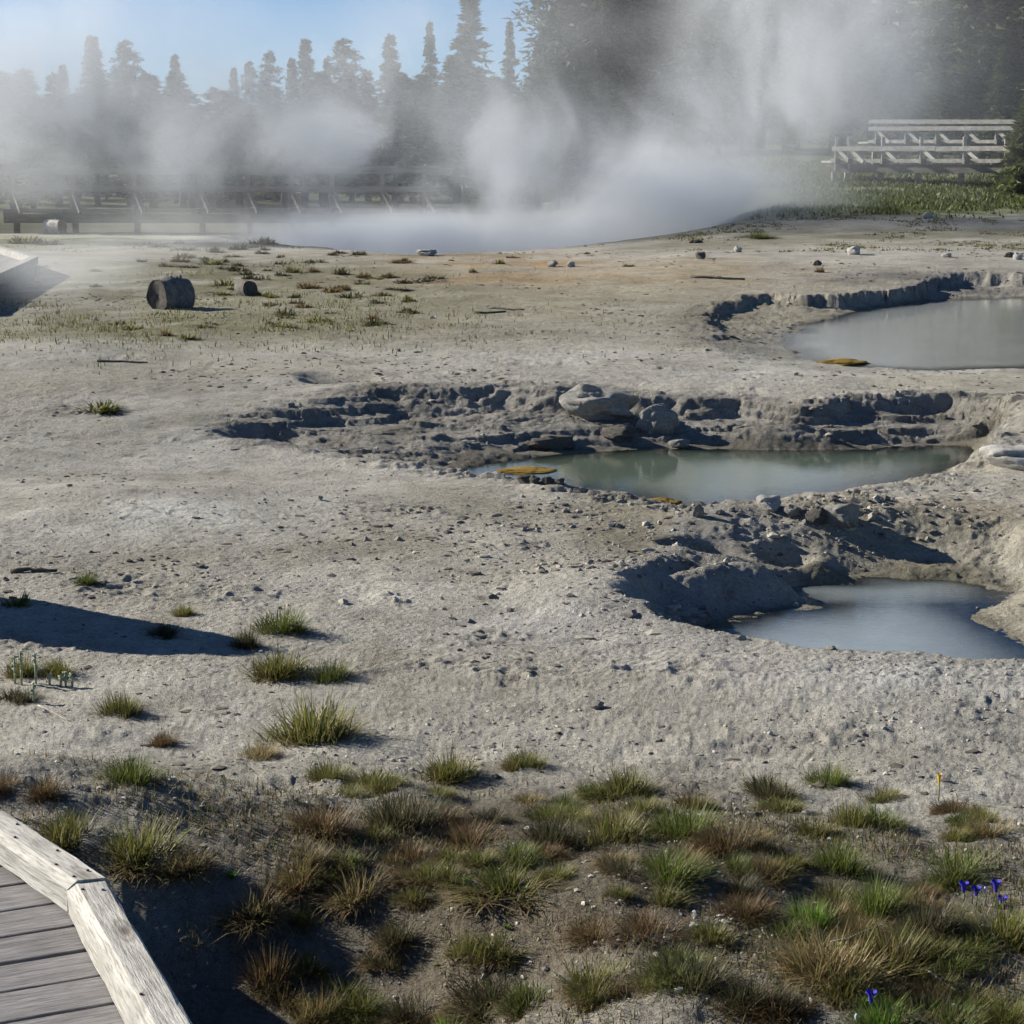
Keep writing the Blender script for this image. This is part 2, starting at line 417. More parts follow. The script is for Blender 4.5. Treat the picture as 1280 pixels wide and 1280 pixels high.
def wood_material(name, dark, light, scale=1.0, bump_s=.4):
    m, t, p = newmat(name)
    tc = t.nodes.new('ShaderNodeTexCoord'); oi = t.nodes.new('ShaderNodeObjectInfo')
    off = N(t, 'ShaderNodeVectorMath', operation='MULTIPLY_ADD')
    cmb = t.nodes.new('ShaderNodeCombineXYZ')
    for k in range(3): t.links.new(oi.outputs['Random'], cmb.inputs[k])
    t.links.new(cmb.outputs[0], off.inputs[0]); off.inputs[1].default_value = (37, 19, 53); t.links.new(tc.outputs['Object'], off.inputs[2])
    mp = t.nodes.new('ShaderNodeMapping'); mp.inputs['Scale'].default_value = (2.6 * scale, 30 * scale, 30 * scale); t.links.new(off.outputs[0], mp.inputs[0])
    g = noise(t, mp.outputs[0], 1.0, 7, .7)
    mp2 = t.nodes.new('ShaderNodeMapping'); mp2.inputs['Scale'].default_value = (10 * scale, 130 * scale, 130 * scale); t.links.new(off.outputs[0], mp2.inputs[0])
    g2 = noise(t, mp2.outputs[0], 1.0, 4, .6)
    c = ramp(t, g, [(.25, dark), (.48, tuple((a + b) / 2 for a, b in zip(dark, light))), (.62, light)])
    c = mixc(t, .8, c, ramp(t, g2, [(.33, (.45, .44, .43)), (.5, (1, 1, 1)), (.7, (1.15, 1.15, 1.15))]), 'MULTIPLY')
    n = noise(t, off.outputs[0], 5 * scale, 4); c = mixc(t, .6, c, ramp(t, n, [(.3, (.7, .69, .68)), (.6, (1.08, 1.08, 1.08))]), 'MULTIPLY')
    mk = t.nodes.new('ShaderNodeMapping'); mk.inputs['Scale'].default_value = (2.2, 7, 7); t.links.new(off.outputs[0], mk.inputs[0])
    vk = t.nodes.new('ShaderNodeTexVoronoi'); vk.inputs['Scale'].default_value = 1.0; t.links.new(mk.outputs[0], vk.inputs['Vector'])
    c = mixc(t, 1.0, c, ramp(t, vk.outputs['Distance'], [(.03, (.25, .22, .2)), (.09, (.8, .78, .75)), (.12, (.6, .58, .55)), (.16, (1, 1, 1))]), 'MULTIPLY')
    rv = ramp(t, oi.outputs['Random'], [(0, (.85, .85, .86)), (1, (1.1, 1.09, 1.07))]); c = mixc(t, 1.0, c, rv, 'MULTIPLY')
    t.links.new(c, p.inputs['Base Color']); p.inputs['Roughness'].default_value = .85
    nb = bumpn(t, g, bump_s, .006); nb = bumpn(t, g2, bump_s * .8, .003, nb)
    t.links.new(nb, p.inputs['Normal'])
    return m
def rock_material(name, c0, c1, sc=9):
    m, t, p = newmat(name)
    tc = t.nodes.new('ShaderNodeTexCoord'); o = tc.outputs['Object']
    n = noise(t, o, sc, 6, .65); n2 = noise(t, o, sc * 9, 4, .7)
    c = ramp(t, n, [(.3, c0), (.62, c1)]); c = mixc(t, .8, c, ramp(t, n2, [(.3, (.6, .59, .57)), (.5, (1, 1, 1)), (.7, (1.2, 1.2, 1.18))]), 'MULTIPLY')
    t.links.new(c, p.inputs['Base Color']); p.inputs['Roughness'].default_value = .93; p.inputs['Specular IOR Level'].default_value = .2
    nb = bumpn(t, n, .7, .04); nb = bumpn(t, n2, .8, .015, nb); t.links.new(nb, p.inputs['Normal'])
    return m
def leaf_material(name, tint=(1, 1, 1), trans=.35, rough=.55):
    m, t, p = newmat(name)
    at = t.nodes.new('ShaderNodeAttribute'); at.attribute_name = 'col'
    oi = t.nodes.new('ShaderNodeObjectInfo')
    c = mixc(t, 1.0, at.outputs['Color'], ramp(t, oi.outputs['Random'], [(0, tuple(.78 * k for k in tint)), (1, tuple(1.18 * k for k in tint))]), 'MULTIPLY')
    t.links.new(c, p.inputs['Base Color']); p.inputs['Roughness'].default_value = rough; p.inputs['Specular IOR Level'].default_value = .25
    tl = t.nodes.new('ShaderNodeBsdfTranslucent'); t.links.new(c, tl.inputs[0])
    mx = t.nodes.new('ShaderNodeMixShader'); mx.inputs[0].default_value = trans
    t.links.new(p.outputs[0], mx.inputs[1]); t.links.new(tl.outputs[0], mx.inputs[2])
    t.links.new(mx.outputs[0], t.nodes['Material Output'].inputs['Surface'])
    return m
def plain(name, col, rough=.6):
    m, t, p = newmat(name)
    tc = t.nodes.new('ShaderNodeTexCoord'); n = noise(t, tc.outputs['Object'], 60, 3)
    c = mixc(t, n, tuple(.75 * k for k in col), tuple(min(1, 1.25 * k) for k in col))
    t.links.new(c, p.inputs['Base Color']); p.inputs['Roughness'].default_value = rough; p.inputs['Specular IOR Level'].default_value = .15
    return m
M_GROUND = ground_material()
M_PLANK = wood_material('weathered_plank', (.15, .14, .14), (.31, .295, .29), 1.5, .7)
M_CURB = wood_material('pale_weathered_timber', (.34, .325, .29), (.58, .56, .51), 1.7, .8)
M_RAIL = wood_material('grey_rail_timber', (.07, .06, .055), (.16, .145, .13), .4)
M_WRAIL = wood_material('bleached_rail_timber', (.20, .185, .165), (.42, .40, .37), .4)
M_DARKW = wood_material('dark_old_timber', (.05, .045, .04), (.12, .11, .1), .5)  # even dark brown for beams and posts below the decks
M_BARK = rock_material('grey_bark', (.05, .046, .042), (.17, .155, .14), 12)
M_BARKL = rock_material('weathered_bark', (.09, .085, .08), (.26, .24, .22), 12)
M_CUT = rock_material('weathered_log_end', (.10, .09, .08), (.24, .22, .19), 14)
M_BLEACH = rock_material('bleached_log_wood', (.35, .32, .28), (.65, .62, .57), 14)
M_ROCK = rock_material('sinter_rock', (.32, .305, .28), (.56, .54, .49))
M_ROCKP = rock_material('pale_sinter_rock', (.52, .50, .46), (.80, .78, .73))
M_ROCKD = rock_material('dark_crust', (.10, .09, .08), (.26, .24, .21))
M_ALGAE = rock_material('orange_algae', (.28, .16, .03), (.55, .36, .07), 16)
M_LEAF = leaf_material('grass_blade')
M_NEEDLE = leaf_material('conifer_needles', (1, 1, 1), .2, .6)
M_NAIL = plain('rusty_nail', (.06, .045, .04), .6)
M_BLUE = plain('gentian_petal', (.06, .05, .42), .95)
M_PALEP = plain('pale_petal', (.55, .58, .62), .5)
M_YEL = plain('yellow_petal', (.75, .45, .04), .5)
M_STEM = plain('green_stem', (.12, .17, .04), .6)
M_PALES = plain('pale_fleshy_stalk', (.34, .38, .25), .7)

# ------------------------------------------------------------------ ground sheet
rows = np.concatenate([-np.geomspace(60, 1, 14), np.linspace(0, 2.6, 16)[:-1], np.geomspace(2.6, 7, 210)[:-1], np.geomspace(7, 15.5, 600)[:-1], np.geomspace(15.5, 46, 250), np.geomspace(46.4, 120, 70)[1:], np.geomspace(124, 4000, 36)])
uin = np.linspace(-.36, .36, 800)
uo = np.geomspace(.365, 3.2, 34)
us = np.concatenate([-uo[::-1], uin, uo])
YY = np.repeat(rows[:, None], len(us), 1)
XX = us[None, :] * np.sqrt(rows[:, None] ** 2 + 4.0)
ZZ, BANK, A1, A2, A3, DS = land(XX, YY, full=True)
# colours laid over the ground
C = np.ones(XX.shape + (3,)) * np.array((.43, .418, .378))
def lay(mask, col):
    global C
    C = C * (1 - mask[..., None]) + np.array(col) * mask[..., None]
big = fbm(XX * .35, YY * .18, 4, 301)
lay(S(-.1, .45, big) * .75, (.52, .49, .43))
lay(S(.0, .6, -big) * .5, (.36, .33, .275))
def spot(px, py, z, wpx, dm, col, k=1.0, sh=1.0, n=.6):
    cx, cy = P(px, py, z); rx = wpx * cy / FPX / 2; ry = dm / 2
    q = ((XX - cx) / rx) ** 2 + ((YY - cy) / ry) ** 2
    mk = np.exp(-q ** sh) * np.clip(k * (1 + n * 2 * fbm(XX * 1.7, YY * 1.1, 4, int(px))), 0, 1)
    lay(mk, col)
SPOTS = [(150, 655, 0, 460, 1.1, (.70, .69, .64), .95, 1, .8), (1000, 600, 0, 200, .5, (.55, .53, .48), .6, 1, .6), (60, 480, .2, 300, 2.0, (.36, .335, .28), .6, 1, .7), (500, 690, 0, 500, .7, (.37, .35, .29), .6, 1, .9), (700, 445, .28, 800, 1.0, (.58, .57, .53), .8, 1, .7), (260, 430, .3, 500, 1.6, (.47, .455, .41), .7, 1, .5), (620, 520, .1, 300, .6, (.36, .35, .32), .5, 1, .6),
 (330, 470, .2, 300, 1.2, (.36, .33, .26), .6, 1, .7), (520, 640, 0, 600, .9, (.47, .46, .42), .6, 1, .8), (560, 320, .33, 260, 2.2, (.27, .21, .13), .6, 1, 1), (440, 345, .33, 260, 3, (.25, .22, .14), .6, 1, 1),
 (90, 640, 0, 520, 1.7, (.52, .50, .45), .8, 1, .4), (960, 463, .27, 420, 1.0, (.62, .61, .58), 1.0, 1.6, .5),
 (640, 455, .28, 700, 1.2, (.46, .445, .40), .7, 1, .4), (1150, 855, 0, 480, .7, (.56, .55, .52), .85, 1, .5),
 (760, 790, 0, 420, 1.0, (.48, .47, .45), .7, 1, .5), (60, 930, .05, 380, 1.1, (.50, .485, .45), .7, 1, .5),
 (250, 560, .05, 420, 1.5, (.44, .43, .40), .6, 1, .4),
 (850, 350, .33, 460, 6, (.42, .35, .24), .85, 1, .5), (590, 345, .33, 300, 4, (.36, .255, .14), .7, 1, .8),
 (620, 330, .33, 260, 3, (.40, .25, .10), .5, 1, 1.2),
 (250, 350, .32, 620, 12, (.21, .20, .125), 1.0, 1.5, .6), (230, 405, .31, 520, 3.2, (.22, .22, .115), .9, 1.2, .7), (440, 385, .31, 420, 7, (.27, .255, .17), .8, 1.2, .6), (760, 385, .31, 700, 7, (.33, .30, .22), .7, 1.2, .5), (60, 300, .3, 300, 9, (.17, .19, .09), .8, 1, .6),
 (780, 672, 0, 260, 1.1, (.22, .20, .15), .75, 1, .7), (790, 640, 0, 300, .9, (.30, .275, .21), .7, 1, .6),
 (1080, 640, 0, 380, .9, (.32, .28, .215), .8, 1, .7), (1220, 650, 0, 240, 1, (.33, .295, .22), .7, 1, .6),
 (1240, 740, -.1, 260, 1.6, (.58, .54, .42), .9, 1, .4), (1160, 712, -.1, 260, .7, (.54, .51, .42), .8, 1, .5), (1250, 500, .2, 180, 1.6, (.52, .49, .42), .8, 1.2, .4),
 (1180, 464, .3, 260, 1.0, (.47, .44, .34), .6, 1, .5),
 (920, 410, .3, 170, 4, (.27, .26, .23), .8, 1, .6), (1150, 352, .34, 400, 3, (.22, .21, .20), .7, 1, .6),
 (700, 400, .3, 420, 3, (.34, .315, .25), .6, 1, .5), (500, 375, .3, 420, 4, (.31, .30, .21), .55, 1, .7),
 (600, 1150, .15, 1400, 1.6, (.22, .19, .15), .85, 1, .8), (640, 1060, .1, 900, 1.4, (.13, .11, .075), .95, 1.2, .9), (1080, 1180, .15, 460, 1.1, (.13, .115, .075), .85, 1.2, .9), (260, 1200, .15, 300, 1.0, (.12, .115, .11), .8, 1, .4),  # browns under the near tufts, dark grey patch beside the boardwalk
]
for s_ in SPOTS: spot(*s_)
(t1, dw1, dr1), (t2, dw2, dr2), (t3, dw3, dr3) = A1, A2, A3
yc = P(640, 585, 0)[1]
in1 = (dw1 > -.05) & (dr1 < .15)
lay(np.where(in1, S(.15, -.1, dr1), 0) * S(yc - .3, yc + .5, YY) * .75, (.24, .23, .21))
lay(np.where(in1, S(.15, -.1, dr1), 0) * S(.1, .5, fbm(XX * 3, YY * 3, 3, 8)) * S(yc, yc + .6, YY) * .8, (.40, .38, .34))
in2 = (dw2 > -.05) & (dr2 < .1)
lay(np.where(in2, S(.1, -.05, dr2), 0) * S(P(1100, 760)[0], P(950, 760)[0], XX) * .7, (.36, .35, .33))
lay(np.where(in2, S(.1, -.05, dr2), 0) * S(P(950, 760)[0], P(1100, 760)[0], XX) * .5, (.40, .38, .32))
for dw, zc in ((dw1, 1), (dw2, 2), (dw3, 3)):      # wet edges and silty bed
    lay(S(.10, .0, dw) * .6, (.15, .135, .10))
    lay(S(.0, -.25, dw), (.17, .17, .12))
lay(S(0, .5, fbm(XX * 1.8, YY * 2.5, 3, 500)) * S(.05, -.1, dw1) * .8 * S(P(800, 600)[0], P(600, 600)[0], XX), (.36, .22, .05))
lay(S(.5, -.8, DS), (.28, .27, .25))
green = S(.035, .16, XX / np.maximum(YY, 1)) * S(36, 39.5, YY)
lay(green * np.clip(.95 + .5 * fbm(XX * .7, YY * .5, 3, 800), 0, 1), (.10, .125, .035))
lay(S(.0, .1, XX / np.maximum(YY, 1)) * S(30, 33, YY) * S(37, 35, YY) * .7 * np.clip(.8 + fbm(XX, YY, 3, 805), 0, 1), (.20, .19, .12))
lay(S(.20, .25, XX / np.maximum(YY, 1)) * S(37.4, 38.0, YY) * S(39.6, 39, YY) * np.clip(.8 + fbm(XX * 2, YY * 2, 3, 815), 0, 1), (.55, .53, .48))
lay(S(43.6, 44.6, YY) * S(3, 1, XX) * S(-40, -20, XX), (.085, .085, .05))  # dark grass tone, put in to darken the lit strip under the left deck
lay(S(47, 56, YY), (.11, .12, .06))
lay(S(150, 300, YY), (.05, .065, .035))
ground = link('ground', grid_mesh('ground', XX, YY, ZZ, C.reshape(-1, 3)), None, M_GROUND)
tag(ground, 'pale grey crusted geothermal ground around the pools', kind='structure')

# ------------------------------------------------------------------ water
def water(name, label, poly_px, zw, mat, nx=90, ny=60, pad=1.08, rect=None):
    if rect: x0, x1, y0, y1 = rect
    else:
        pts = [P(a, b, zw) for a, b in poly_px]
        x0, x1 = min(p[0] for p in pts), max(p[0] for p in pts); y0, y1 = min(p[1] for p in pts), max(p[1] for p in pts)
        dx, dy = .35, .35; x0 -= dx; x1 += dx; y0 -= dy; y1 += dy
    X, Y = np.meshgrid(np.linspace(x0, x1, nx), np.linspace(y0, y1, ny))
    g = land(X, Y)
    d = np.clip(zw - g, 0, 1)
    f = 1 - np.exp(-d * 9)
    me = grid_mesh(name, X, Y, np.full(X.shape, zw), np.repeat(f.reshape(-1, 1), 3, 1), False)
    # keep only cells near the pool
    o = link(name, me, None, mat)
    return tag(o, label, kind='structure')
M_W2 = water_material('murky_pool_water', (.13, .165, .12), .85)
M_W3 = water_material('milky_near_water', (.28, .32, .33), 1.1, .06)
M_W1 = water_material('pale_far_water', (.31, .325, .31), 1.3, .08)
water('water', 'grey green pool water below the dark rocky bank', [(590, 600), (1236, 553), (640, 556), (1236, 640)], POOL_MID_WATER, M_W2)
water('water', 'milky blue water of the nearest small pool', [(905, 712), (1330, 722), (905, 880), (1330, 880)], POOL_NEAR_WATER, M_W3)
water('water', 'pale misty water of the far pool at the right', [(985, 372), (1500, 372), (985, 463), (1500, 463)], POOL_FAR_WATER, M_W1)
water('water', 'hidden hot water under the thick steam', None, STEAM_WATER, M_W1, rect=(-6.4, 4.2, 35.2, 44.0))
for o in COL.objects:      # trim water cells that would lie buried far from the pool
    if o.name.startswith('water'):
        import bmesh
        bm = bmesh.new(); bm.from_mesh(o.data)
        co = np.array([v.co[:] for v in bm.verts]); g = land(co[:, 0], co[:, 1])
        kill = [v for v, zg in zip(bm.verts, g) if zg > v.co.z + .06]
        bmesh.ops.delete(bm, geom=kill, context='VERTS'); bm.to_mesh(o.data); bm.free()

# ------------------------------------------------------------------ rocks
import bmesh
def rock_mesh(name, seed, sub=3, lump=.35, ang=.0):
    bm = bmesh.new(); bmesh.ops.create_icosphere(bm, subdivisions=sub, radius=1)
    r = np.random.default_rng(seed); dirs = r.normal(size=(9, 3)); dirs /= np.linalg.norm(dirs, axis=1)[:, None]
    cut = r.uniform(.55, .92, 9)
    for v in bm.verts:
        p = np.array(v.co[:])
        n = fbm(np.array([p[0] * 1.7 + seed]), np.array([p[1] * 1.7 + p[2] * 2.3]), 4, seed)[0]
        p = p * (1 + lump * n)
        for d, c in zip(dirs, cut):
            k = p @ d
            if k > c: p = p - d * (k - c) * .85
        v.co = p
    me = bpy.data.meshes.new(name); bm.to_mesh(me); bm.free()
    me.polygons.foreach_set('use_smooth', [sub > 2] * len(me.polygons))
    return me
RM = [rock_mesh('rock', k, 4, .55) for k in range(6)]
def rock(px, py, wpx, hpx, label, mat, seed=0, depth=.8, group=None, name='rock', sink=.25, rz=None, cat='rock', base=None):
    p = Vector(base) if base else hit(px, py); k = p.y / FPX
    me = RM[seed % 6].copy(); me.materials.clear(); me.materials.append(mat)
    o = bpy.data.objects.new(name, me); COL.objects.link(o)
    w = wpx * k / 2; h = hpx * k / 2 / (1 - sink)
    o.scale = (w, w * depth, h); o.location = (p.x, p.y + w * depth * .4, p.z + h * (1 - 2 * sink))
    o.rotation_euler = (0, 0, 0)
    if rz: o.rotation_euler.z = R(rz)
    return tag(o, label, cat, group)
rock(745, 526, 116, 42, 'largest pale rounded boulder set in the dark pool bank', M_ROCK, 1, .6)
rock(822, 540, 50, 38, 'smaller grey boulder right of the big pale boulder in the bank', M_ROCK, 2, .8)
rock(690, 560, 60, 20, 'low lumpy rock at the foot of the bank just left of the boulders', M_ROCKD, 4)
rock(772, 553, 44, 20, 'low dark rock at the waterline below the pale boulder', M_ROCKD, 5)
rock(850, 562, 30, 12, 'flat pale stone touching the water at left end of the ledge', M_ROCK, 3)
rock(1052, 664, 56, 32, 'big cracked brown grey rock on the bank between the two nearer pools', M_ROCK, 3, .9)
rock(1020, 660, 28, 22, 'dark rock leaning against left side of the cracked brown rock', M_ROCKD, 5, .9)
rock(962, 638, 34, 18, 'knobbly pale rock at water edge left of the cracked brown rock', M_ROCKP, 0, .9)
rock(990, 646, 26, 14, 'small tan rock between knobbly pale rock and cracked brown rock', M_ROCK, 1)
rock(873, 649, 14, 17, 'upright little grey stone casting a thin shadow beside the pool', M_ROCK, 2, .8)
rock(1270, 584, 84, 26, 'broad pale slab jutting at the right shore of the middle pool', M_ROCKP, 0, .9)
for i, (a, b, w, h) in enumerate([(655, 607, 20, 10), (668, 609, 16, 9), (684, 610, 18, 10), (700, 612, 14, 8)]):
    rock(a, b, w, h, ['leftmost dark stone in the row of four at the near shore', 'second dark stone in the row of four at the near shore', 'third dark stone in the row of four at the near shore', 'rightmost dark stone in the row of four at the near shore'][i], M_ROCKD, i, .9, 'row of dark stones on the shore')
for i, (a, b, w, h) in enumerate([(830, 640, 12, 6), (845, 643, 12, 7), (900, 645, 12, 6), (915, 641, 10, 6), (925, 646, 10, 5), (860, 640, 9, 5)]):
    rock(a, b, w, h, 'tiny pale stone in the line along the near shore of the middle pool', M_ROCK, i, .9, 'tiny shore stones')
for i, (a, b, w, h, l, m_) in enumerate([
    (876, 324, 14, 9, 'dark stone alone on the sand near the far rim', M_ROCKD), (922, 315, 12, 8, 'pale stone right of the lone dark stone near the far rim', M_ROCKP),
    (870, 304, 16, 5, 'flat brown stone on the far rim beneath the steam', M_ROCKD), (1068, 319, 18, 11, 'white stone right of the middle of the far sand', M_ROCKP),
    (714, 334, 10, 8, 'pale pebble at right end of the rusty patch', M_ROCKP), (690, 334, 14, 8, 'brownish stone at right end of the rusty patch', M_ROCK),
    (533, 320, 28, 8, 'low hummock shaped rock on the rim in front of the brightest steam', M_ROCK), (1272, 325, 14, 9, 'pale stone at the right edge above the far pool', M_ROCKP),
    (1262, 322, 12, 7, 'dark stone beside the pale one above the far pool at the right edge', M_ROCKD), (1184, 322, 14, 5, 'low pale stone on the sand above the far pool', M_ROCKP),
    (1160, 272, 14, 7, 'pale rock at left end of the bright streak in the grass', M_ROCKP), (745, 886, 20, 9, 'flat pale stone on the bare ground in front of the nearest pool', M_ROCK),
    (400, 627, 8, 6, 'tiny white pebble alone on the bare slope at centre left', M_ROCKP), (1218, 616, 12, 5, 'small pale stone on the slope at right below the middle pool', M_ROCKP),
    (1022, 332, 10, 7, 'small reddish brown clod on the far sand', M_ROCKD)]):
    rock(a, b, w, h, l, m_, i, .9)
for a, b, w, h, l in [(1052, 455, 66, 8, 'orange algae mat on the near edge of the far pool'), (822, 630, 62, 9, 'orange algae mat on the near shore of the middle pool'), (655, 590, 80, 7, 'dull orange algae patch in the shallows at left of the middle pool'), (905, 1, 1, 1, '')][:3]:
    zz = POOL_FAR_WATER if b < 500 else POOL_MID_WATER
    q = P(a, b, zz)
    rock(a, b, w, h, l, M_ALGAE, 2, .8, name='algae_mat', cat='algae', base=(q[0], q[1], zz - .01), sink=.35)
# loose rubble
def scatter(name, label, pts, size, cols, sub_seed=0, mat=None, flat=.7):
    n = len(pts); bm = bmesh.new(); bmesh.ops.create_icosphere(bm, subdivisions=1, radius=1)
    V0 = np.array([v.co[:] for v in bm.verts]); F0 = np.array([[v.index for v in f.verts] for f in bm.faces]); bm.free()
    r = np.random.default_rng(sub_seed)
    V = V0[None] * (1 + .45 * (r.random((n, len(V0), 1)) - .5) * 2)
    sc = np.stack([size * r.uniform(.7, 1.3, n), size * r.uniform(.7, 1.3, n), size * flat * r.uniform(.6, 1.2, n)], -1)
    V = V * sc[:, None, :]
    th = r.uniform(0, 6.28, n); c, s = np.cos(th)[:, None], np.sin(th)[:, None]
    V = np.stack([V[..., 0] * c - V[..., 1] * s, V[..., 0] * s + V[..., 1] * c, V[..., 2]], -1) + pts[:, None, :]
    F = (F0[None] + (np.arange(n) * len(V0))[:, None, None]).reshape(-1)
    k = n * len(F0)
    me = mesh_np(name, V.reshape(-1, 3), F, np.arange(k) * 3, np.full(k, 3), False, np.repeat(cols, len(V0), 0))
    o = link(name, me, None, mat); return tag(o, label, kind='stuff')
def peb_mat():
    m, t, p = newmat('loose_stones'); at = t.nodes.new('ShaderNodeAttribute'); at.attribute_name = 'col'
    geo = t.nodes.new('ShaderNodeNewGeometry'); n = noise(t, geo.outputs['Position'], 120, 3)
    c = mixc(t, .8, at.outputs['Color'], ramp(t, n, [(.3, (.6, .6, .6)), (.7, (1.2, 1.2, 1.2))]), 'MULTIPLY')
    t.links.new(c, p.inputs['Base Color']); p.inputs['Roughness'].default_value = .95; p.inputs['Specular IOR Level'].default_value = .2
    return m
M_PEB = peb_mat()
def rand_fan(n, y0, y1, umax=.33):
    y = y0 * (y1 / y0) ** rng.random(n); return rng.uniform(-umax, umax, n) * y, y
def seed_pts(n, y0, y1, dens):
    x, y = rand_fan(n, y0, y1); z, bank, a1, a2, a3, ds = land(x, y, full=True)
    wet = (a1[1] < .02) | (a2[1] < .02) | (a3[1] < .02) | (ds < 0)
    keep = (rng.random(n) < dens(x, y, bank)) & ~wet
    return np.stack([x, y, z], -1)[keep], bank[keep]
rz1 = P(780, 690, 0); rz2 = P(1090, 648, 0)
def rough_zone(x, y):
    return np.exp(-(((x - rz1[0]) / .75) ** 2 + ((y - rz1[1]) / 1.0) ** 2)) + np.exp(-(((x - rz2[0]) / 1.1) ** 2 + ((y - rz2[1]) / .5) ** 2))
p_, b_ = seed_pts(60000, 7, 30, lambda x, y, b: np.clip(b * .10 * S(-.1, .4, fbm(x * 2.2, y * 2.2, 3, 77)) + .7 * rough_zone(x, y) * S(-.3, .4, fbm(x * 3, y * 3, 3, 78)) + .003, 0, 1))
cc = np.array((.26, .24, .205)) * rng.uniform(.55, 1.7, (len(p_), 1))
scatter('rubble', 'broken crust and rubble along the pool banks', p_, .006 + .024 * rng.random(len(p_)) ** 5 + .0003 * p_[:, 1], cc, 3, M_PEB)
p_, b_ = seed_pts(30000, 3.3, 14, lambda x, y, b: np.clip(.12 + .6 * S(.0, .4, fbm(x * 2, y * 1.4, 3, 640)), 0, 1))
cc = np.array((.36, .335, .29)) * rng.uniform(.5, 1.6, (len(p_), 1))
scatter('gravel', 'fine loose grit scattered over the bare ground', p_, .0035 + .007 * rng.random(len(p_)) ** 4, cc, 4, M_PEB)
# dark little crusts and clods
p_, b_ = seed_pts(14000, 5, 34, lambda x, y, b: S(.05, .5, fbm(x * 1.1, y * .8, 3, 940)) * .8 * S(4, 9, y) + .03)
cc = np.array((.15, .13, .11)) * rng.uniform(.6, 1.6, (len(p_), 1))
scatter('clods', 'dark crumbs of crust scattered across the flat', p_, .005 + .018 * rng.random(len(p_)) ** 4 + .0006 * p_[:, 1], cc, 5, M_PEB, .4)

# ------------------------------------------------------------------ blades
def blades(name, B, head, lean, L, Wd, cols, curve=.6):
    n = len(B)
    d = np.stack([np.cos(head), np.sin(head), np.zeros(n)], -1)
    sd = np.stack([-np.sin(head), np.cos(head), np.zeros(n)], -1)
    def pt(f):
        a = lean * (1 + curve * f)
        return B + (d * np.sin(a)[:, None] + np.array([0, 0, 1.]) * np.cos(a)[:, None]) * (L * f)[:, None]
    w = (Wd / 2)[:, None]
    m = pt(.5); tp = pt(1.0)
    V = np.stack([B - sd * w, B + sd * w, m - sd * w * .75, m + sd * w * .75, tp], 1)
    k = np.arange(n)[:, None] * 5
    loops = (np.array([0, 1, 3, 2, 2, 3, 4])[None] + k).ravel()
    st = (np.array([0, 4])[None] + np.arange(n)[:, None] * 7).ravel()
    ct = np.tile([4, 3], n)
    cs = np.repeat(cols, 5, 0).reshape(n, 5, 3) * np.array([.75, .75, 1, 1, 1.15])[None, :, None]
    return mesh_np(name, V.reshape(-1, 3), loops, st, ct, False, cs.reshape(-1, 3))
PAL = {'green': [(.09, .125, .022), (.13, .165, .035), (.22, .22, .08)], 'olive': [(.13, .14, .03), (.19, .19, .055), (.30, .26, .12)],
       'straw': [(.30, .24, .12), (.22, .16, .07), (.20, .19, .07)], 'brown': [(.17, .11, .055), (.24, .16, .08), (.13, .12, .05)],
       'dark': [(.06, .065, .03), (.09, .085, .04), (.15, .12, .07)], 'bright': [(.10, .19, .025), (.14, .24, .04), (.2, .24, .06)]}
def tuft_mesh(kind, seed, n=420, wide=1.0):
    r = np.random.default_rng(seed)
    nc = 6; cl = r.uniform(-.45, .45, (nc, 2)); ci = r.integers(0, nc, n)
    B2 = cl[ci] + r.normal(0, .17, (n, 2)); rad = np.hypot(B2[:, 0], B2[:, 1]); th = np.arctan2(B2[:, 1], B2[:, 0])
    B = np.stack([B2[:, 0], B2[:, 1], -.06 * np.ones(n)], -1)
    head = th + r.normal(0, 1.0, n)
    lean = np.clip(rad * 1.0 + np.abs(r.normal(0, .38, n)), 0, 1.35)
    L = r.uniform(.35, .95, n) * (.75 + .35 * r.random(nc)[ci]) * (1 - .3 * np.minimum(rad, 1)); Wd = r.uniform(.012, .028, n)
    pal = np.array(PAL[kind]); w = r.random(n)
    idx = np.where(w < .45, 0, np.where(w < .8, 1, 2))
    cols = pal[idx] * r.uniform(.6, 1.4, (n, 1))
    dead = (r.random(n) < .18 + .45 * np.clip(rad, 0, 1))
    cols[dead] = np.array((.25, .18, .10)) * r.uniform(.35, 1.3, (dead.sum(), 1))
    lean[dead] += .4; L[dead] *= .85
    th2 = r.random(n) < .30          # short matted thatch at the foot
    L[th2] *= .45; lean[th2] += .5; Wd[th2] *= 1.6; cols[th2] = np.array((.14, .10, .06)) * r.uniform(.5, 1.4, (th2.sum(), 1))
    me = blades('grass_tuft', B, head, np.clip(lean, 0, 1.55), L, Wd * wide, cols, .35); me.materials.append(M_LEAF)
    return me
TM = {k: [tuft_mesh(k, 50 + 7 * i + j, 1500) for j in range(3)] for i, k in enumerate(PAL)}
TS = {k: [tuft_mesh(k, 150 + 7 * i + j, 300, 4.5) for j in range(2)] for i, k in enumerate(PAL)}
def tuft(px, py, w, h, kind, label, group='grass tufts on the bare ground', small=False, cat='grass tuft'):
    p = hit(px, py - min(6, h * .15)); k = math.hypot(p.y, HC) / FPX
    me = random.choice((TS if small else TM)[kind])
    o = bpy.data.objects.new('grass_tuft', me); COL.objects.link(o)
    o.location = p; rw = w * k * .5
    o.scale = (rw * 1.5, rw * 1.4 * random.uniform(.85, 1.1), h * k * 1.28); o.rotation_euler = (0, 0, random.uniform(0, 6.28))
    return tag(o, label, cat, group)
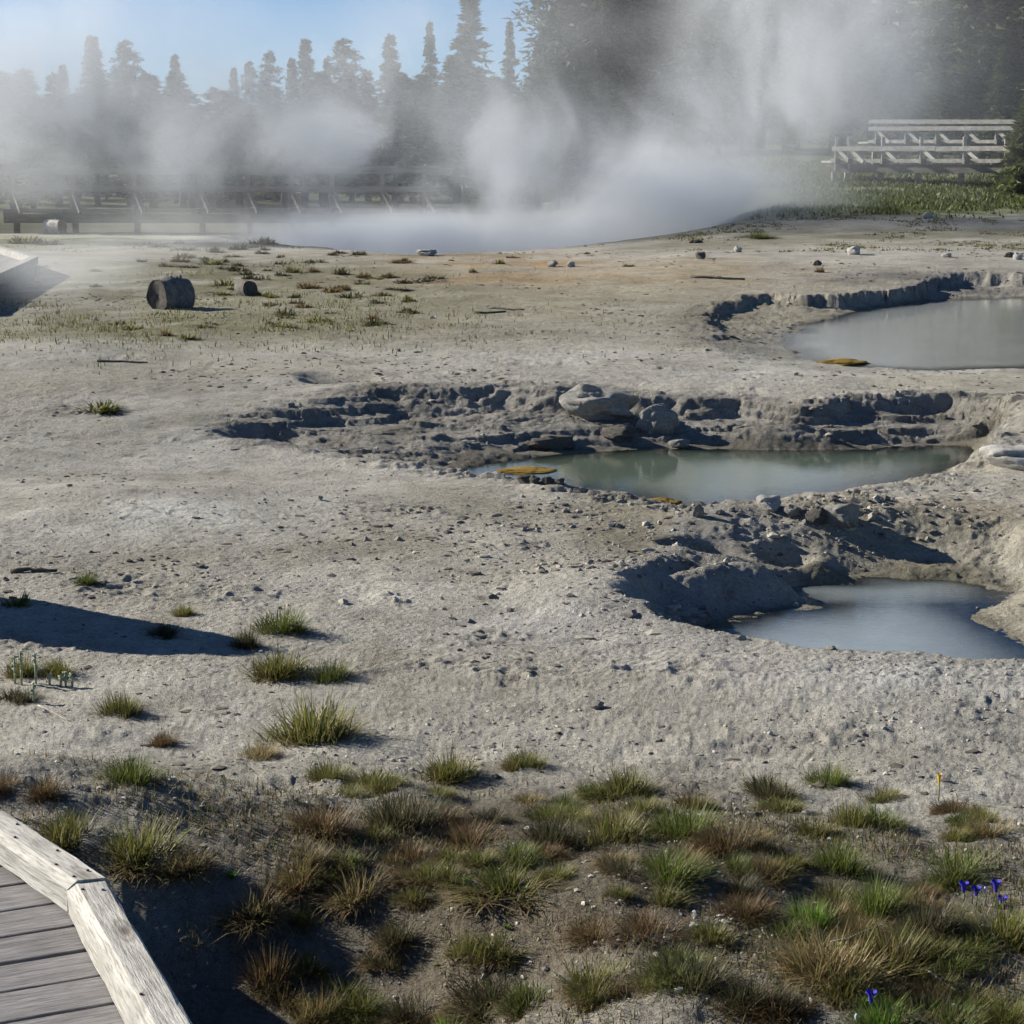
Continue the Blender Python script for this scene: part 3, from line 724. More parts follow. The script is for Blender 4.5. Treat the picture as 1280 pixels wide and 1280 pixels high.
TUFTS = [
 (109, 735, 30, 22, 'green', 'small green tuft alone beside the dark stick at left'),
 (230, 772, 32, 20, 'olive', 'small olive tuft above the tip of the long shadow'),
 (208, 797, 44, 24, 'dark', 'sparse dark tuft on the upper edge of the long shadow'),
 (350, 795, 70, 46, 'green', 'bright green bushy tuft at top of the cluster of four'),
 (308, 814, 42, 34, 'dark', 'dark olive tuft at left of the cluster of four'),
 (345, 848, 84, 44, 'olive', 'wide olive tuft at bottom left of the cluster of four'),
 (410, 853, 54, 36, 'green', 'green tuft at bottom right of the cluster of four'),
 (26, 850, 54, 38, 'olive', 'olive tuft behind the pale stalks at the left edge'),
 (74, 850, 54, 32, 'olive', 'olive tuft right of the pale stalks'),
 (26, 880, 50, 24, 'dark', 'low dark tuft below the pale stalks at the left edge'),
 (150, 900, 64, 44, 'olive', 'olive tuft with straw base right of the pale stalks'),
 (395, 932, 124, 72, 'olive', 'largest spreading tuft with brown skirts at left of centre'),
 (205, 937, 38, 26, 'brown', 'small brown tuft below the olive tuft with straw base'),
 (326, 956, 56, 28, 'straw', 'dry straw tuft just below left of the largest spreading tuft'),
 (166, 990, 70, 42, 'green', 'green and brown tuft above the boardwalk bend'),
 (56, 1000, 54, 30, 'brown', 'dry brown tuft just above the boardwalk curb at left'),
 (6, 994, 44, 30, 'brown', 'brown tuft cut by the left edge above the curb'),
 (92, 1060, 84, 54, 'olive', 'olive tuft touching the boardwalk curb'),
 (176, 1082, 104, 64, 'olive', 'broad olive brown tuft right of the tuft touching the curb'),
 (228, 1100, 70, 36, 'straw', 'pale straw tuft beside the boardwalk bend'),
 (410, 982, 66, 34, 'olive', 'olive tuft left in the top row of the dense patch'),
 (468, 992, 74, 32, 'olive', 'second olive tuft in the top row of the dense patch'),
 (560, 976, 76, 44, 'olive', 'olive tuft with dark base in the top row of the dense patch'),
 (658, 968, 58, 36, 'olive', 'small yellowish tuft standing alone at top of the dense patch'),
 (778, 996, 84, 42, 'olive', 'yellow green tuft at right in the top row of the dense patch'),
 (965, 1000, 64, 40, 'dark', 'grey green tuft left of the thin green tuft'),
 (1033, 980, 54, 36, 'green', 'thin green tuft with long blades on bare ground'),
 (1062, 1036, 64, 46, 'olive', 'olive brown tuft below the thin green tuft'),
 (1228, 1026, 50, 26, 'olive', 'small olive tuft alone near the right edge'),
 (1052, 1094, 76, 52, 'green', 'green tuft at the upper left of the right hand patch'),
 (1195, 1096, 96, 50, 'green', 'green yellow tuft behind the blue flowers'),
 (1090, 1152, 90, 66, 'green', 'light green tuft in the middle of the right hand patch'),
 (1016, 1158, 70, 50, 'bright', 'vivid green tuft at left of the right hand patch'),
 (1040, 1228, 120, 78, 'straw', 'large straw coloured tuft above the lone blue flower'),
 (1120, 1216, 120, 66, 'olive', 'large olive tuft right of the straw coloured tuft'),
 (1160, 1180, 90, 50, 'dark', 'dark olive tuft between the light green tuft and the blue flowers'),
 (1252, 1184, 96, 60, 'olive', 'olive tuft at the right edge below the blue flowers'),
 (640, 1122, 116, 36, 'olive', 'low wide olive brown tuft near the bottom centre'),
 (832, 1116, 84, 44, 'green', 'green tuft right of the low wide olive tuft'),
 (452, 1124, 84, 42, 'straw', 'straw tuft left of the low wide olive tuft'),
 (376, 1120, 70, 36, 'brown', 'brown tuft left of the straw tuft at bottom centre left'),
 (318, 1146, 84, 44, 'straw', 'straw brown tuft at the edge of the boardwalk shadow'),
 (398, 1268, 60, 50, 'straw', 'orange straw tuft lit at the bottom inside the shadow edge'),
 (338, 1228, 66, 54, 'brown', 'brown orange tuft poking out of the boardwalk shadow'),
 (588, 1212, 64, 50, 'olive', 'olive tuft above the bottom edge left of centre'),
 (622, 1246, 100, 42, 'dark', 'dark matted tuft near the bottom edge left of centre'),
 (742, 1228, 90, 46, 'olive', 'olive tuft near the bottom edge at centre'),
 (870, 1244, 96, 52, 'dark', 'dark brown tuft near the bottom edge right of centre'),
 (934, 1262, 90, 46, 'dark', 'dark olive tuft next to the vivid green strip at the bottom'),
 (1110, 1290, 90, 44, 'bright', 'vivid low tuft under the lone blue flower'),
 (1190, 1292, 110, 40, 'green', 'green low tuft in the bottom right corner area'),
 (1262, 1290, 80, 40, 'olive', 'olive tuft in the bottom right corner'),
 (404, 1046, 86, 50, 'brown', 'brown tuft left in the second row of the dense patch'),
 (506, 1040, 96, 60, 'dark', 'dark olive tuft in the second row of the dense patch'),
 (590, 1058, 70, 40, 'brown', 'brown tuft in the middle of the dense patch'),
 (690, 1064, 80, 46, 'dark', 'dark tuft in the middle of the dense patch'),
 (762, 1060, 96, 62, 'olive', 'tall olive tuft in the middle of the dense patch'),
 (856, 1058, 100, 62, 'green', 'green tuft at the right end of the dense patch'),
 (912, 1078, 80, 46, 'brown', 'brown tuft at the lower right end of the dense patch'),
 (930, 1150, 70, 34, 'brown', 'low brown tuft left of the vivid green tuft'),
 (812, 1180, 80, 36, 'brown', 'low brown tuft beneath the green tuft at bottom centre'),
 (500, 1190, 60, 34, 'dark', 'dark tuft in the bluish shade at bottom left of centre'),
 (520, 1268, 70, 40, 'dark', 'dark tuft at the bottom edge left of centre'),
]
for a, b, w, h, k, l in TUFTS: tuft(a, b, w, h, k, l)
FAR = [(230, 322, 22, 9), (262, 330, 26, 10), (300, 312, 24, 10), (330, 305, 30, 10), (268, 315, 20, 9), (350, 330, 14, 8), (368, 341, 18, 12), (284, 336, 22, 8), (310, 348, 18, 8), (350, 344, 14, 7), (392, 340, 14, 8), (425, 343, 22, 10), (455, 347, 18, 9),
       (385, 360, 26, 9), (410, 364, 22, 8), (440, 371, 30, 8), (358, 396, 22, 15), (340, 371, 20, 8), (370, 372, 18, 8), (282, 358, 26, 12), (276, 368, 18, 7), (468, 407, 26, 12), (365, 410, 12, 8), (262, 406, 12, 8), (338, 404, 10, 6), (520, 352, 44, 8), (545, 348, 20, 8), (590, 340, 12, 8), (624, 330, 12, 10),
       (1025, 340, 12, 9), (370, 305, 18, 6), (345, 302, 20, 6), (415, 318, 14, 5), (450, 316, 12, 4), (640, 322, 14, 5), (735, 316, 10, 4), (786, 332, 12, 5), (412, 402, 14, 7), (208, 420, 18, 12), (234, 424, 22, 10), (60, 306, 30, 10), (30, 304, 36, 12)]
for i in range(75):
    b = random.uniform(298, 412); a = random.uniform(110 if b > 325 else 180, 520 if b < 395 else 480)
    if 150 < a < 260 and 340 < b < 400: continue
    FAR.append((a, b, random.uniform(10, 26), random.uniform(4, 9)))
for i, (a, b, w, h) in enumerate(FAR):
    tuft(a, b + 2, w * 1.25, h * 1.15, random.choice(['dark', 'dark', 'brown', 'dark', 'olive']), 'small dark tuft among the many scattered on the far sand and slope', 'small dark tufts on the far slope', True)
k_ = 0
for i in range(560):
    a, b = random.uniform(330, 1270), random.uniform(985, 1275)
    if random.random() > (.9 if (380 < a < 960 and b < 1110) or (960 < a < 1200 and b > 1080) else .35): continue
    q = P(a, b, .17)
    if k_ >= 125: break
    k_ += 1
    w = random.uniform(34, 70) * (b / 1100)
    tuft(a, b, w, w * random.uniform(.35, .55), random.choice(['olive', 'olive', 'dark', 'straw', 'green', 'brown']), 'low withered tuft filling the gaps between the larger near tufts', 'low withered tufts in the foreground')
tuft(945, 299, 52, 9, 'green', 'wide low green tuft on the rim right of the steam', 'grass tufts on the bare ground', False)
tuft(127, 515, 50, 18, 'olive', 'pale thin tuft alone on the grey slope at left', 'grass tufts on the bare ground', True)
tuft(18, 760, 40, 22, 'olive', 'thin tuft at the left edge above the long shadow', 'grass tufts on the bare ground', True)
tuft(560, 1300, 40, 40, 'bright', 'bright green sprig cut by the bottom edge left of centre', 'grass tufts on the bare ground', True)

# grass that nobody could count
def field(name, label, n, y0, y1, dens, hh, ww, pal, lo=-.33, hi=.33):
    y = y0 * (y1 / y0) ** rng.random(n); x = rng.uniform(lo, hi, n) * y
    z, bank, a1, a2, a3, ds = land(x, y, full=True)
    ok = (rng.random(n) < dens(x, y)) & (a1[1] > .1) & (a2[1] > .1) & (a3[1] > .1) & (ds > .2) & (bank < .5)
    x, y, z = x[ok], y[ok], z[ok]; m = len(x); upr = name == 'dry_litter'
    cols = np.array(pal)[rng.integers(0, len(pal), m)] * rng.uniform(.7, 1.3, (m, 1))
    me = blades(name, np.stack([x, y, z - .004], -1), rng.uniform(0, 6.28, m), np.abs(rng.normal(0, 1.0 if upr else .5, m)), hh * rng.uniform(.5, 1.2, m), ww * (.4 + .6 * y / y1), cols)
    return tag(link(name, me, None, M_LEAF), label, 'grass', kind='stuff')
g1 = P(250, 405, .31)
field('grass', 'thin yellow green grass around the big log', 90000, 15, 40,
      lambda x, y: (np.exp(-(((x - g1[0]) / 2.3) ** 2 + ((y - g1[1]) / 1.9) ** 2)) * .9 + S(.02, -.10, x / y) * S(17, 20, y) * .45 * S(.05, .5, fbm(x * .9, y * .6, 3, 410))) * (.15 + .85 * S(-.1, .3, fbm(x * 2.5, y * 1.5, 3, 417))),
      .055, .016, [(.20, .20, .085), (.26, .24, .13), (.12, .13, .055)], -.3, .08)
field('grass', 'low green grass of the meadow under the far fence', 60000, 38, 60,
      lambda x, y: S(.05, .14, x / y) * S(-.6, .2, fbm(x * .6, y * .6, 3, 411)) * np.where((x / y > .2) & (y < 40), .1, 1), .10, .05, [(.10, .125, .035), (.13, .15, .05), (.06, .08, .03)], .0, .36)
field('grass', 'brownish dry grass on the low ridge at right', 50000, 30, 38,
      lambda x, y: S(.06, .12, x / y) * S(.0, .4, fbm(x * .9, y * .9, 3, 412)) * S(-.2, .2, fbm(x * 4, y * 4, 2, 413)), .035, .03, [(.17, .16, .07), (.22, .19, .10), (.11, .11, .05)], .0, .36)
def fg(x, y):
    a = P(680, 1080, .15); b = P(1100, 1180, .15); c = P(240, 1120, .2)
    m = np.exp(-(((x - a[0]) / 1.0) ** 2 + ((y - a[1]) / .55) ** 2)) + np.exp(-(((x - b[0]) / .55) ** 2 + ((y - b[1]) / .5) ** 2)) + .5 * np.exp(-(((x - c[0]) / .6) ** 2 + ((y - c[1]) / .4) ** 2))
    return np.clip(m * 1.3 + .2 * S(5.6, 4.6, y), 0, 1) * S(-.25, .25, fbm(x * 2.2, y * 2.2, 3, 420))
field('dry_litter', 'matted dry stems and short grass between the near tufts', 170000, 3.2, 6.6, fg, .03, .004, [(.24, .17, .09), (.17, .12, .06), (.16, .15, .05), (.30, .25, .15), (.10, .13, .03)])

# ------------------------------------------------------------------ small plants and flowers
def leaf_rosette(px, py, wpx, label, kind='bright'):
    p = hit(px, py); k = p.y / FPX; n = 26; r = np.random.default_rng(px)
    h = r.uniform(0, 6.28, n)
    me = blades('leafy_sprout', r.normal(0, .12, (n, 3)) * np.array([1, 1, 0]), h, r.uniform(.2, 1.0, n), r.uniform(.6, 1.1, n), r.uniform(.14, .26, n), np.array(PAL[kind])[r.integers(0, 3, n)], .3)
    o = link('leafy_sprout', me, None, M_LEAF); o.location = p; s = wpx * k * .6; o.scale = (s, s, s)
    return tag(o, label, 'plant')
leaf_rosette(290, 1104, 26, 'bright green leafy sprout at the corner of the boardwalk shadow')
leaf_rosette(440, 1086, 28, 'bright green sprout among brown tufts below the dense patch')
leaf_rosette(582, 1114, 24, 'bright green sprout left of the low wide olive tuft')
leaf_rosette(634, 1160, 20, 'small green sprout above the dark matted tuft')
leaf_rosette(960, 1146, 18, 'lime green sprout left of the vivid green tuft')
leaf_rosette(1080, 1262, 40, 'leafy green sprout at the foot of the lone blue flower')
def gentian(px, py, hpx, label, mat=M_BLUE, bud=False):
    d = ray(px, py); base = hit(px, py + hpx)
    r = empty('wild_flower', base); tag(r, label, 'flower', 'wild flowers among the tufts')
    k = base.y / FPX; H = hpx * k; w = (.0085 if mat is not M_YEL else .0055) if not bud else .006
    m = MB(); m.tube([(0, 0, -.01), (.003, 0, H * .5), (0, .002, H * .8)], [.002, .0018, .002], 5); m.build('stem', M_STEM, r, True)
    c = MB(); c.tube([(0, 0, H * .62), (0, 0, H * .72), (0, 0, H * .9), (0, 0, H * 1.02)], [.003, w * .55, w * .7, w * .95 if not bud else .002], 8, cap=bud); c.build('calyx' if bud else 'flower_tube', mat, r, True)
    if not bud:
        for j in range(4):
            a = j * math.pi / 2 + .4; ca, sa = math.cos(a), math.sin(a)
            pm = MB(); z0 = H * 1.0
            def q(rr, ss, z): return (ca * rr - sa * ss, sa * rr + ca * ss, z)
            pm.v = [q(w * .7, -w * .5, z0), q(w * .7, w * .5, z0), q(w * 1.2, w * .75, z0 + .006), q(w * 1.5, 0, z0 + .008), q(w * 1.2, -w * .75, z0 + .006),
                    q(w * .7, -w * .5, z0 - .002), q(w * .7, w * .5, z0 - .002), q(w * 1.2, w * .75, z0 + .004), q(w * 1.5, 0, z0 + .006), q(w * 1.2, -w * .75, z0 + .004)]
            pm.f = [(0, 1, 2, 3, 4), (9, 8, 7, 6, 5), (0, 5, 6, 1), (1, 6, 7, 2), (2, 7, 8, 3), (3, 8, 9, 4), (4, 9, 5, 0)]
            pm.build('petal', mat, r)
    return r
gentian(1204, 1098, 26, 'blue flower leftmost of the group at the right edge')
gentian(1220, 1104, 22, 'low blue flower second from left in the group at the right edge')
gentian(1244, 1096, 30, 'tall blue flower rightmost of the group at the right edge')
gentian(1231, 1098, 26, 'pale closed bud between the blue flowers at the right edge', M_PALEP, True)
gentian(1252, 1122, 16, 'low dark blue flower below the group at the right edge')
gentian(1088, 1238, 34, 'lone blue flower near the bottom right')
gentian(1070, 1266, 22, 'pale blue bud leaning left below the lone blue flower', M_PALEP, True)
gentian(1173, 964, 34, 'single yellow flower on a thin stalk on bare ground', M_YEL)
for i, (a, b, h, l) in enumerate([(19, 856, 36, 'shortest left pale stalk at the left edge'), (27, 857, 44, 'tallest pale knobbly stalk at the left edge'), (45, 857, 40, 'slim pale stalk right of the tallest one'), (42, 878, 26, 'pale stalk standing in front of the others'),
                                   (76, 858, 16, 'low pale stalk at left of the right hand trio'), (82, 858, 20, 'middle pale stalk of the right hand trio'), (90, 860, 18, 'pale stalk at right of the right hand trio'), (62, 858, 14, 'tiny pale stalk between the tall ones and the trio')]):
    p = hit(a, b); k = p.y / FPX; H = h * k
    m = MB(); m.tube([(0, 0, 0), (.002, 0, H * .4), (0, 0, H)], [.004, .005, .004], 6)
    r_ = random.Random(i)
    for j in range(9):
        z = H * (.35 + .07 * j); th = r_.uniform(0, 6.28)
        m.tube([(0, 0, z), (math.cos(th) * .011, math.sin(th) * .011, z + .006)], [.004, .003], 5)
    o = m.build('pale_stalk', M_PALES, None, True); o.location = p; tag(o, l, 'plant', 'pale stalks at the left edge')
# twigs
def stick(p0, p1, rad, label, mat=M_BARK, name='stick', lift=.0):
    a = hit(*p0); b = hit(*p1); m = MB(); n = 7; pts = []; rr = []
    for i in range(n):
        f = i / (n - 1); q = a.lerp(b, f); q = Vector((q.x + random.uniform(-1, 1) * rad, q.y + random.uniform(-1, 1) * rad, gz(q.x, q.y) + rad * .8 + lift))
        pts.append(q - a); rr.append(rad * (1 - .45 * f) * random.uniform(.85, 1.15))
    m.tube(pts, rr, 7); o = m.build(name, mat, None, True); o.location = a; return tag(o, label, 'stick')
stick((14, 716), (74, 717), .013, 'dark weathered stick lying flat at the left')
stick((48, 882), (90, 905), .003, 'thin curved pale twig below the pale stalks', M_BLEACH)
stick((120, 453), (186, 454), .012, 'dark stick lying on the pale ground at far left')
stick((594, 392), (632, 391), .014, 'dark flat stick on the sand left of the far pool')
stick((612, 386), (656, 389), .014, 'dark stick just behind the flat stick on the sand')
stick((862, 348), (930, 351), .02, 'long dark stick on the tan sand at far right of centre')
stick((1040, 1190), (1110, 1168), .0025, 'thin pale dead stem in the right hand patch', M_BLEACH, lift=.02)
stick((1140, 1215), (1195, 1245), .0025, 'thin pale dead stem below right of the large olive tuft', M_BLEACH, lift=.01)
stick((158, 1082), (164, 1100), .0025, 'short pale twig in front of the broad olive brown tuft', M_BLEACH, lift=.02)

# ------------------------------------------------------------------ logs
def log(loc, axis, rad, length, label, bark, cut, knots=3):
    r = empty('log', loc, math.atan2(axis[1], axis[0])); tag(r, label, 'log', 'cut logs lying on the ground')
    n = 22; m = MB(); pts = [(-length / 2 + length * i / 6, 0, 0) for i in range(7)]
    m.tube(pts, [rad * random.uniform(.93, 1.05) for _ in pts], n, False)
    rr = random.Random(int(rad * 1000))
    V = []
    for (x, y, z) in m.v:
        th = math.atan2(y, z); f = 1 + .05 * math.sin(2 * th + 1) + .025 * math.sin(5 * th + x * 6) + .022 * rr.uniform(-1, 1) - .07 * (abs(x) / (length / 2)) ** 3; x += .03 * length * math.sin(th * 2 + 1) * (abs(x) / (length / 2)) ** 4; V.append((x, y * f, z * f + rad * .92))
    m.v = V; m.build('bark', bark, r, True)
    for s in (-1, 1):
        e = MB(); k0 = 0 if s < 0 else 6
        ring = [V[k0 * n + j] for j in range(n)]; x = s * length / 2
        inner = [(p[0] * .3 + x * .7 - s * .015, p[1] * .55, (p[2] - rad * .92) * .55 + rad * .92) for p in ring]
        e.v = [(p[0] - s * .004, p[1], p[2]) for p in ring] + inner + [(x - s * .03, 0, rad * .92)]
        for j in range(n):
            e.f.append((j, (j + 1) % n, n + (j + 1) % n, n + j)); e.f.append((n + j, n + (j + 1) % n, 2 * n))
        e.build('cut_end', cut, r)
    for j in range(knots):
        th = rr.uniform(-.8, .8); x = rr.uniform(-.35, .35) * length; q = MB()
        c = Vector((x, math.sin(th) * rad, math.cos(th) * rad + rad * .92)); d = Vector((0, math.sin(th), math.cos(th)))
        q.tube([c - d * .05, c + d * rad * .16], [rad * .12, rad * .07], 7); q.build('knot', bark, r, True)
    return r
def place_log(px, py, ax, rpx, lm, label, bark, cut, kn=3):
    p = hit(px, py); k = p.y / FPX; v = Vector(ax).normalized(); return log(p + Vector((v.x * lm * .5, v.y * lm * .5, -.02)), v, rpx * k, lm, label, bark, cut, kn)
place_log(197, 387, (.62, .78, 0), 21, .42, 'big dark log lying end on in the thin grass at left', M_BARKL, M_BARK)
place_log(313, 370, (-.55, .85, 0), 11, .28, 'small dark log right of the big log', M_CUT, M_BARK, 1)
place_log(78, 293, (-.9, .5, 0), 10, .45, 'small bleached log near the far railing at left', M_BLEACH, M_CUT, 1)

# ------------------------------------------------------------------ near boardwalk
def poly_plank(name, quad, z0, z1, mat, parent, ang, wear=0):
    """plank with its own origin and x axis along the grain"""
    cx = sum(p[0] for p in quad) / 4; cy = sum(p[1] for p in quad) / 4
    c, s = math.cos(-ang), math.sin(-ang)
    loc = [((p[0] - cx) * c - (p[1] - cy) * s, (p[0] - cx) * s + (p[1] - cy) * c) for p in quad]
    m = MB(); m.hexa([(x, y, z0) for x, y in loc] + [(x, y, z1) for x, y in loc])
    o = m.build(name, mat, parent, False, .004); o.location = (cx, cy, 0); o.rotation_euler = (0, 0, ang)
    return o
DZ = .33
Vx = Vector(P(133, 1097, DZ + .072)); Va = Vector(P(243, 1280, DZ + .072)); Vb = Vector(P(-10, 1004, DZ + .072))
dl = (Va - Vx).normalized(); du = (Vb - Vx).normalized()
bw = empty('boardwalk', (Vx.x, Vx.y, gz(Vx.x, Vx.y))); tag(bw, 'weathered plank boardwalk with pale timber curb in the bottom left corner', 'boardwalk')
def rel(o):
    o.location = Vector(o.location) - Vector(bw.location); return o
# outer edge line of the deck; inner side is left/below
nl = Vector((dl.y, -dl.x)); nu = Vector((-du.y, du.x))
if nl.x > 0: nl = -nl
if nu.y > 0: nu = -nu
pang = math.atan2(Vector(P(150, 1225, DZ)).y - Vector(P(0, 1251, DZ)).y, P(150, 1225, DZ)[0] - P(0, 1251, DZ)[0])
pd = Vector((math.cos(pang), math.sin(pang))); pn = Vector((-pd.y, pd.x))
edge = [Vx + dl * 6.0 + nl * .02, Vx + nl * .02, Vx + du * 5.0 + nu * .02]
def edge_x(t):        # where the plank line at offset t along pn meets the deck edge
    o = Vx + pn * t
    seg = (Vx + nl * .03, dl) if t < 0 else (Vx + nu * .03, du)
    a, d = seg; den = pd.x * d.y - pd.y * d.x
    s = ((a.x - o.x) * d.y - (a.y - o.y) * d.x) / den
    return o + pd * s
jt = [P(0, y, DZ) for y in (1081, 1106.6, 1138, 1171, 1204, 1240, 1279)]
offs = [(Vector(j) - Vx).dot(pn) for j in jt]
pw = (offs[0] - offs[-1]) / 6; t0 = offs[0]
ts = [t0 + pw * k for k in range(9, 0, -1)] + offs + [offs[-1] - pw * k for k in range(1, 24)]
for k in range(len(ts) - 1):
    a_, b_ = ts[k] - .004 - random.uniform(0, .003), ts[k + 1] + .004
    if a_ > 0 > b_: e1, e0 = edge_x(max(a_, 0)), edge_x(b_)
    else: e1, e0 = edge_x(a_), edge_x(b_)
    f1 = e1 - pd * 2.6; f0 = e0 - pd * 2.6
    dz = random.uniform(-.003, .003)
    rel(poly_plank('plank', [f0, e0, e1, f1], DZ - .045 + dz, DZ + dz, M_PLANK, bw, pang))
def curb(a, d, n_, L, zlift, parent, end_skew=0):
    ang = math.atan2(d.y, d.x); w = .088
    c, s = math.cos(ang), math.sin(ang)
    m = MB(); side = 1 if Vector((-s, c)).dot(n_) > 0 else -1
    # chamfered beam with uneven, worn edges, x along the grain
    nseg = 60; prof = [(0, .0), (0, .062), (.008, .070), (w - .022, .070), (w, .054), (w, 0)]
    rr = random.Random(int(L * 10)); k = len(prof)
    for i in range(nseg + 1):
        x = L * i / nseg; skew = end_skew * (1 - i / nseg)
        dent = [max(0, rr.gauss(0, .0016)) for _ in prof]
        for j, (y, z) in enumerate(prof):
            yy = y + (dent[j] if j < 3 else -dent[j]); zz = z - (dent[j] if z > .05 else 0)
            m.v.append((x + skew * (y - .05) * (1 if i == 0 else 0), side * yy, zz))
    for i in range(nseg):
        for j in range(k - 1):
            q = (i*k+j, i*k+j+1, (i+1)*k+j+1, (i+1)*k+j); m.f.append(q if side < 0 else q[::-1])
    m.f.append(tuple(range(k)) if side > 0 else tuple(range(k))[::-1]); m.f.append(tuple(nseg*k + j for j in range(k))[::-1] if side > 0 else tuple(nseg*k + j for j in range(k)))
    o = m.build('curb_beam', M_CURB, parent); o.location = (a.x, a.y, DZ + .004 + zlift); o.rotation_euler = (0, 0, ang); rel(o)
    return o
c1 = curb(Vx + dl * .004, dl, nl, 4.6, 0, bw, -.35)
c2 = curb(Vx, du, nu, 4.0, .006, bw, .35)
for cb, xs in ((c1, (.05, .07, .62, .95)), (c2, (.03, .045, .12, .2, .34, .42))):
    sd = 1 if cb is c1 else -1
    sd = 1 if (Vector((-math.sin(cb.rotation_euler.z), math.cos(cb.rotation_euler.z))).dot(nl if cb is c1 else nu) > 0) else -1
    for i, x in enumerate(xs):
        m = MB(); m.tube([(0, 0, -.01), (0, 0, .0722)], [.0035, .0035], 8)
        o = m.build('nail', M_NAIL, cb); o.location = (x, sd * (.022 if i % 2 else .062), 0)
# beams and short posts carrying the deck
for t_, d_ in ((nl, dl), (nu, du)):
    a = Vx + t_ * .05; b = a + d_ * 4.2
    m = MB(); m.bar((0, 0, 0), (4.2, 0, 0), .05, .19); o = m.build('edge_beam', M_DARKW, bw); o.location = (a.x, a.y, DZ - .145); o.rotation_euler = (0, 0, math.atan2(d_.y, d_.x)); rel(o)
for q in (Vx + nl * .12 + dl * .25, Vx + nl * .12 + dl * 1.6):
    m = MB(); m.box(-.045, .045, -.045, .045, -.3, .22); o = m.build('support_post', M_DARKW, bw); o.location = (q.x, q.y, .05); rel(o)

# ------------------------------------------------------------------ far left boardwalk corner
fz = .47
c0 = Vector(P(43, 321, fz + .1)); ca_ = Vector(P(-60, 292, fz + .1)); cb_ = Vector(P(-50, 362, fz + .1))
fb = empty('boardwalk', (c0.x, c0.y, gz(c0.x, c0.y))); tag(fb, 'distant low boardwalk corner with white curb at the left edge', 'boardwalk')
o0 = Vector(fb.location)
d1 = (ca_ - c0); d2 = (cb_ - c0)
nseg = 22
for i in range(nseg):
    f0, f1 = i / nseg + .0008, (i + 1) / nseg - .0008
    a0 = c0 + d1 * f0; a1 = c0 + d1 * f1; b0 = a0 + d2; b1 = a1 + d2
    m = MB(); m.hexa([Vector((*q, fz - .05)) - o0 for q in (a0, a1, b1, b0)] + [Vector((*q, fz)) - o0 for q in (a0, a1, b1, b0)]); m.build('plank', M_PLANK, fb)
for a, b in ((c0, ca_), (c0, cb_)):
    m = MB(); m.bar(Vector((*a, fz + .055)) - o0, Vector((*b, fz + .055)) - o0, .10, .10); m.build('curb_beam', M_WRAIL, fb)
    m = MB(); m.bar(Vector((*a, fz - .17)) - o0, Vector((*b, fz - .17)) - o0, .06, .22); m.build('edge_beam', M_DARKW, fb)
for f in (.02, .5, .98):
    for dd in (d1, d2):
        q = c0 + dd * f; m = MB(); m.box(-.06, .06, -.06, .06, -.7, 0); o = m.build('support_post', M_DARKW, fb); o.location = Vector((q.x, q.y, fz - .05)) - o0

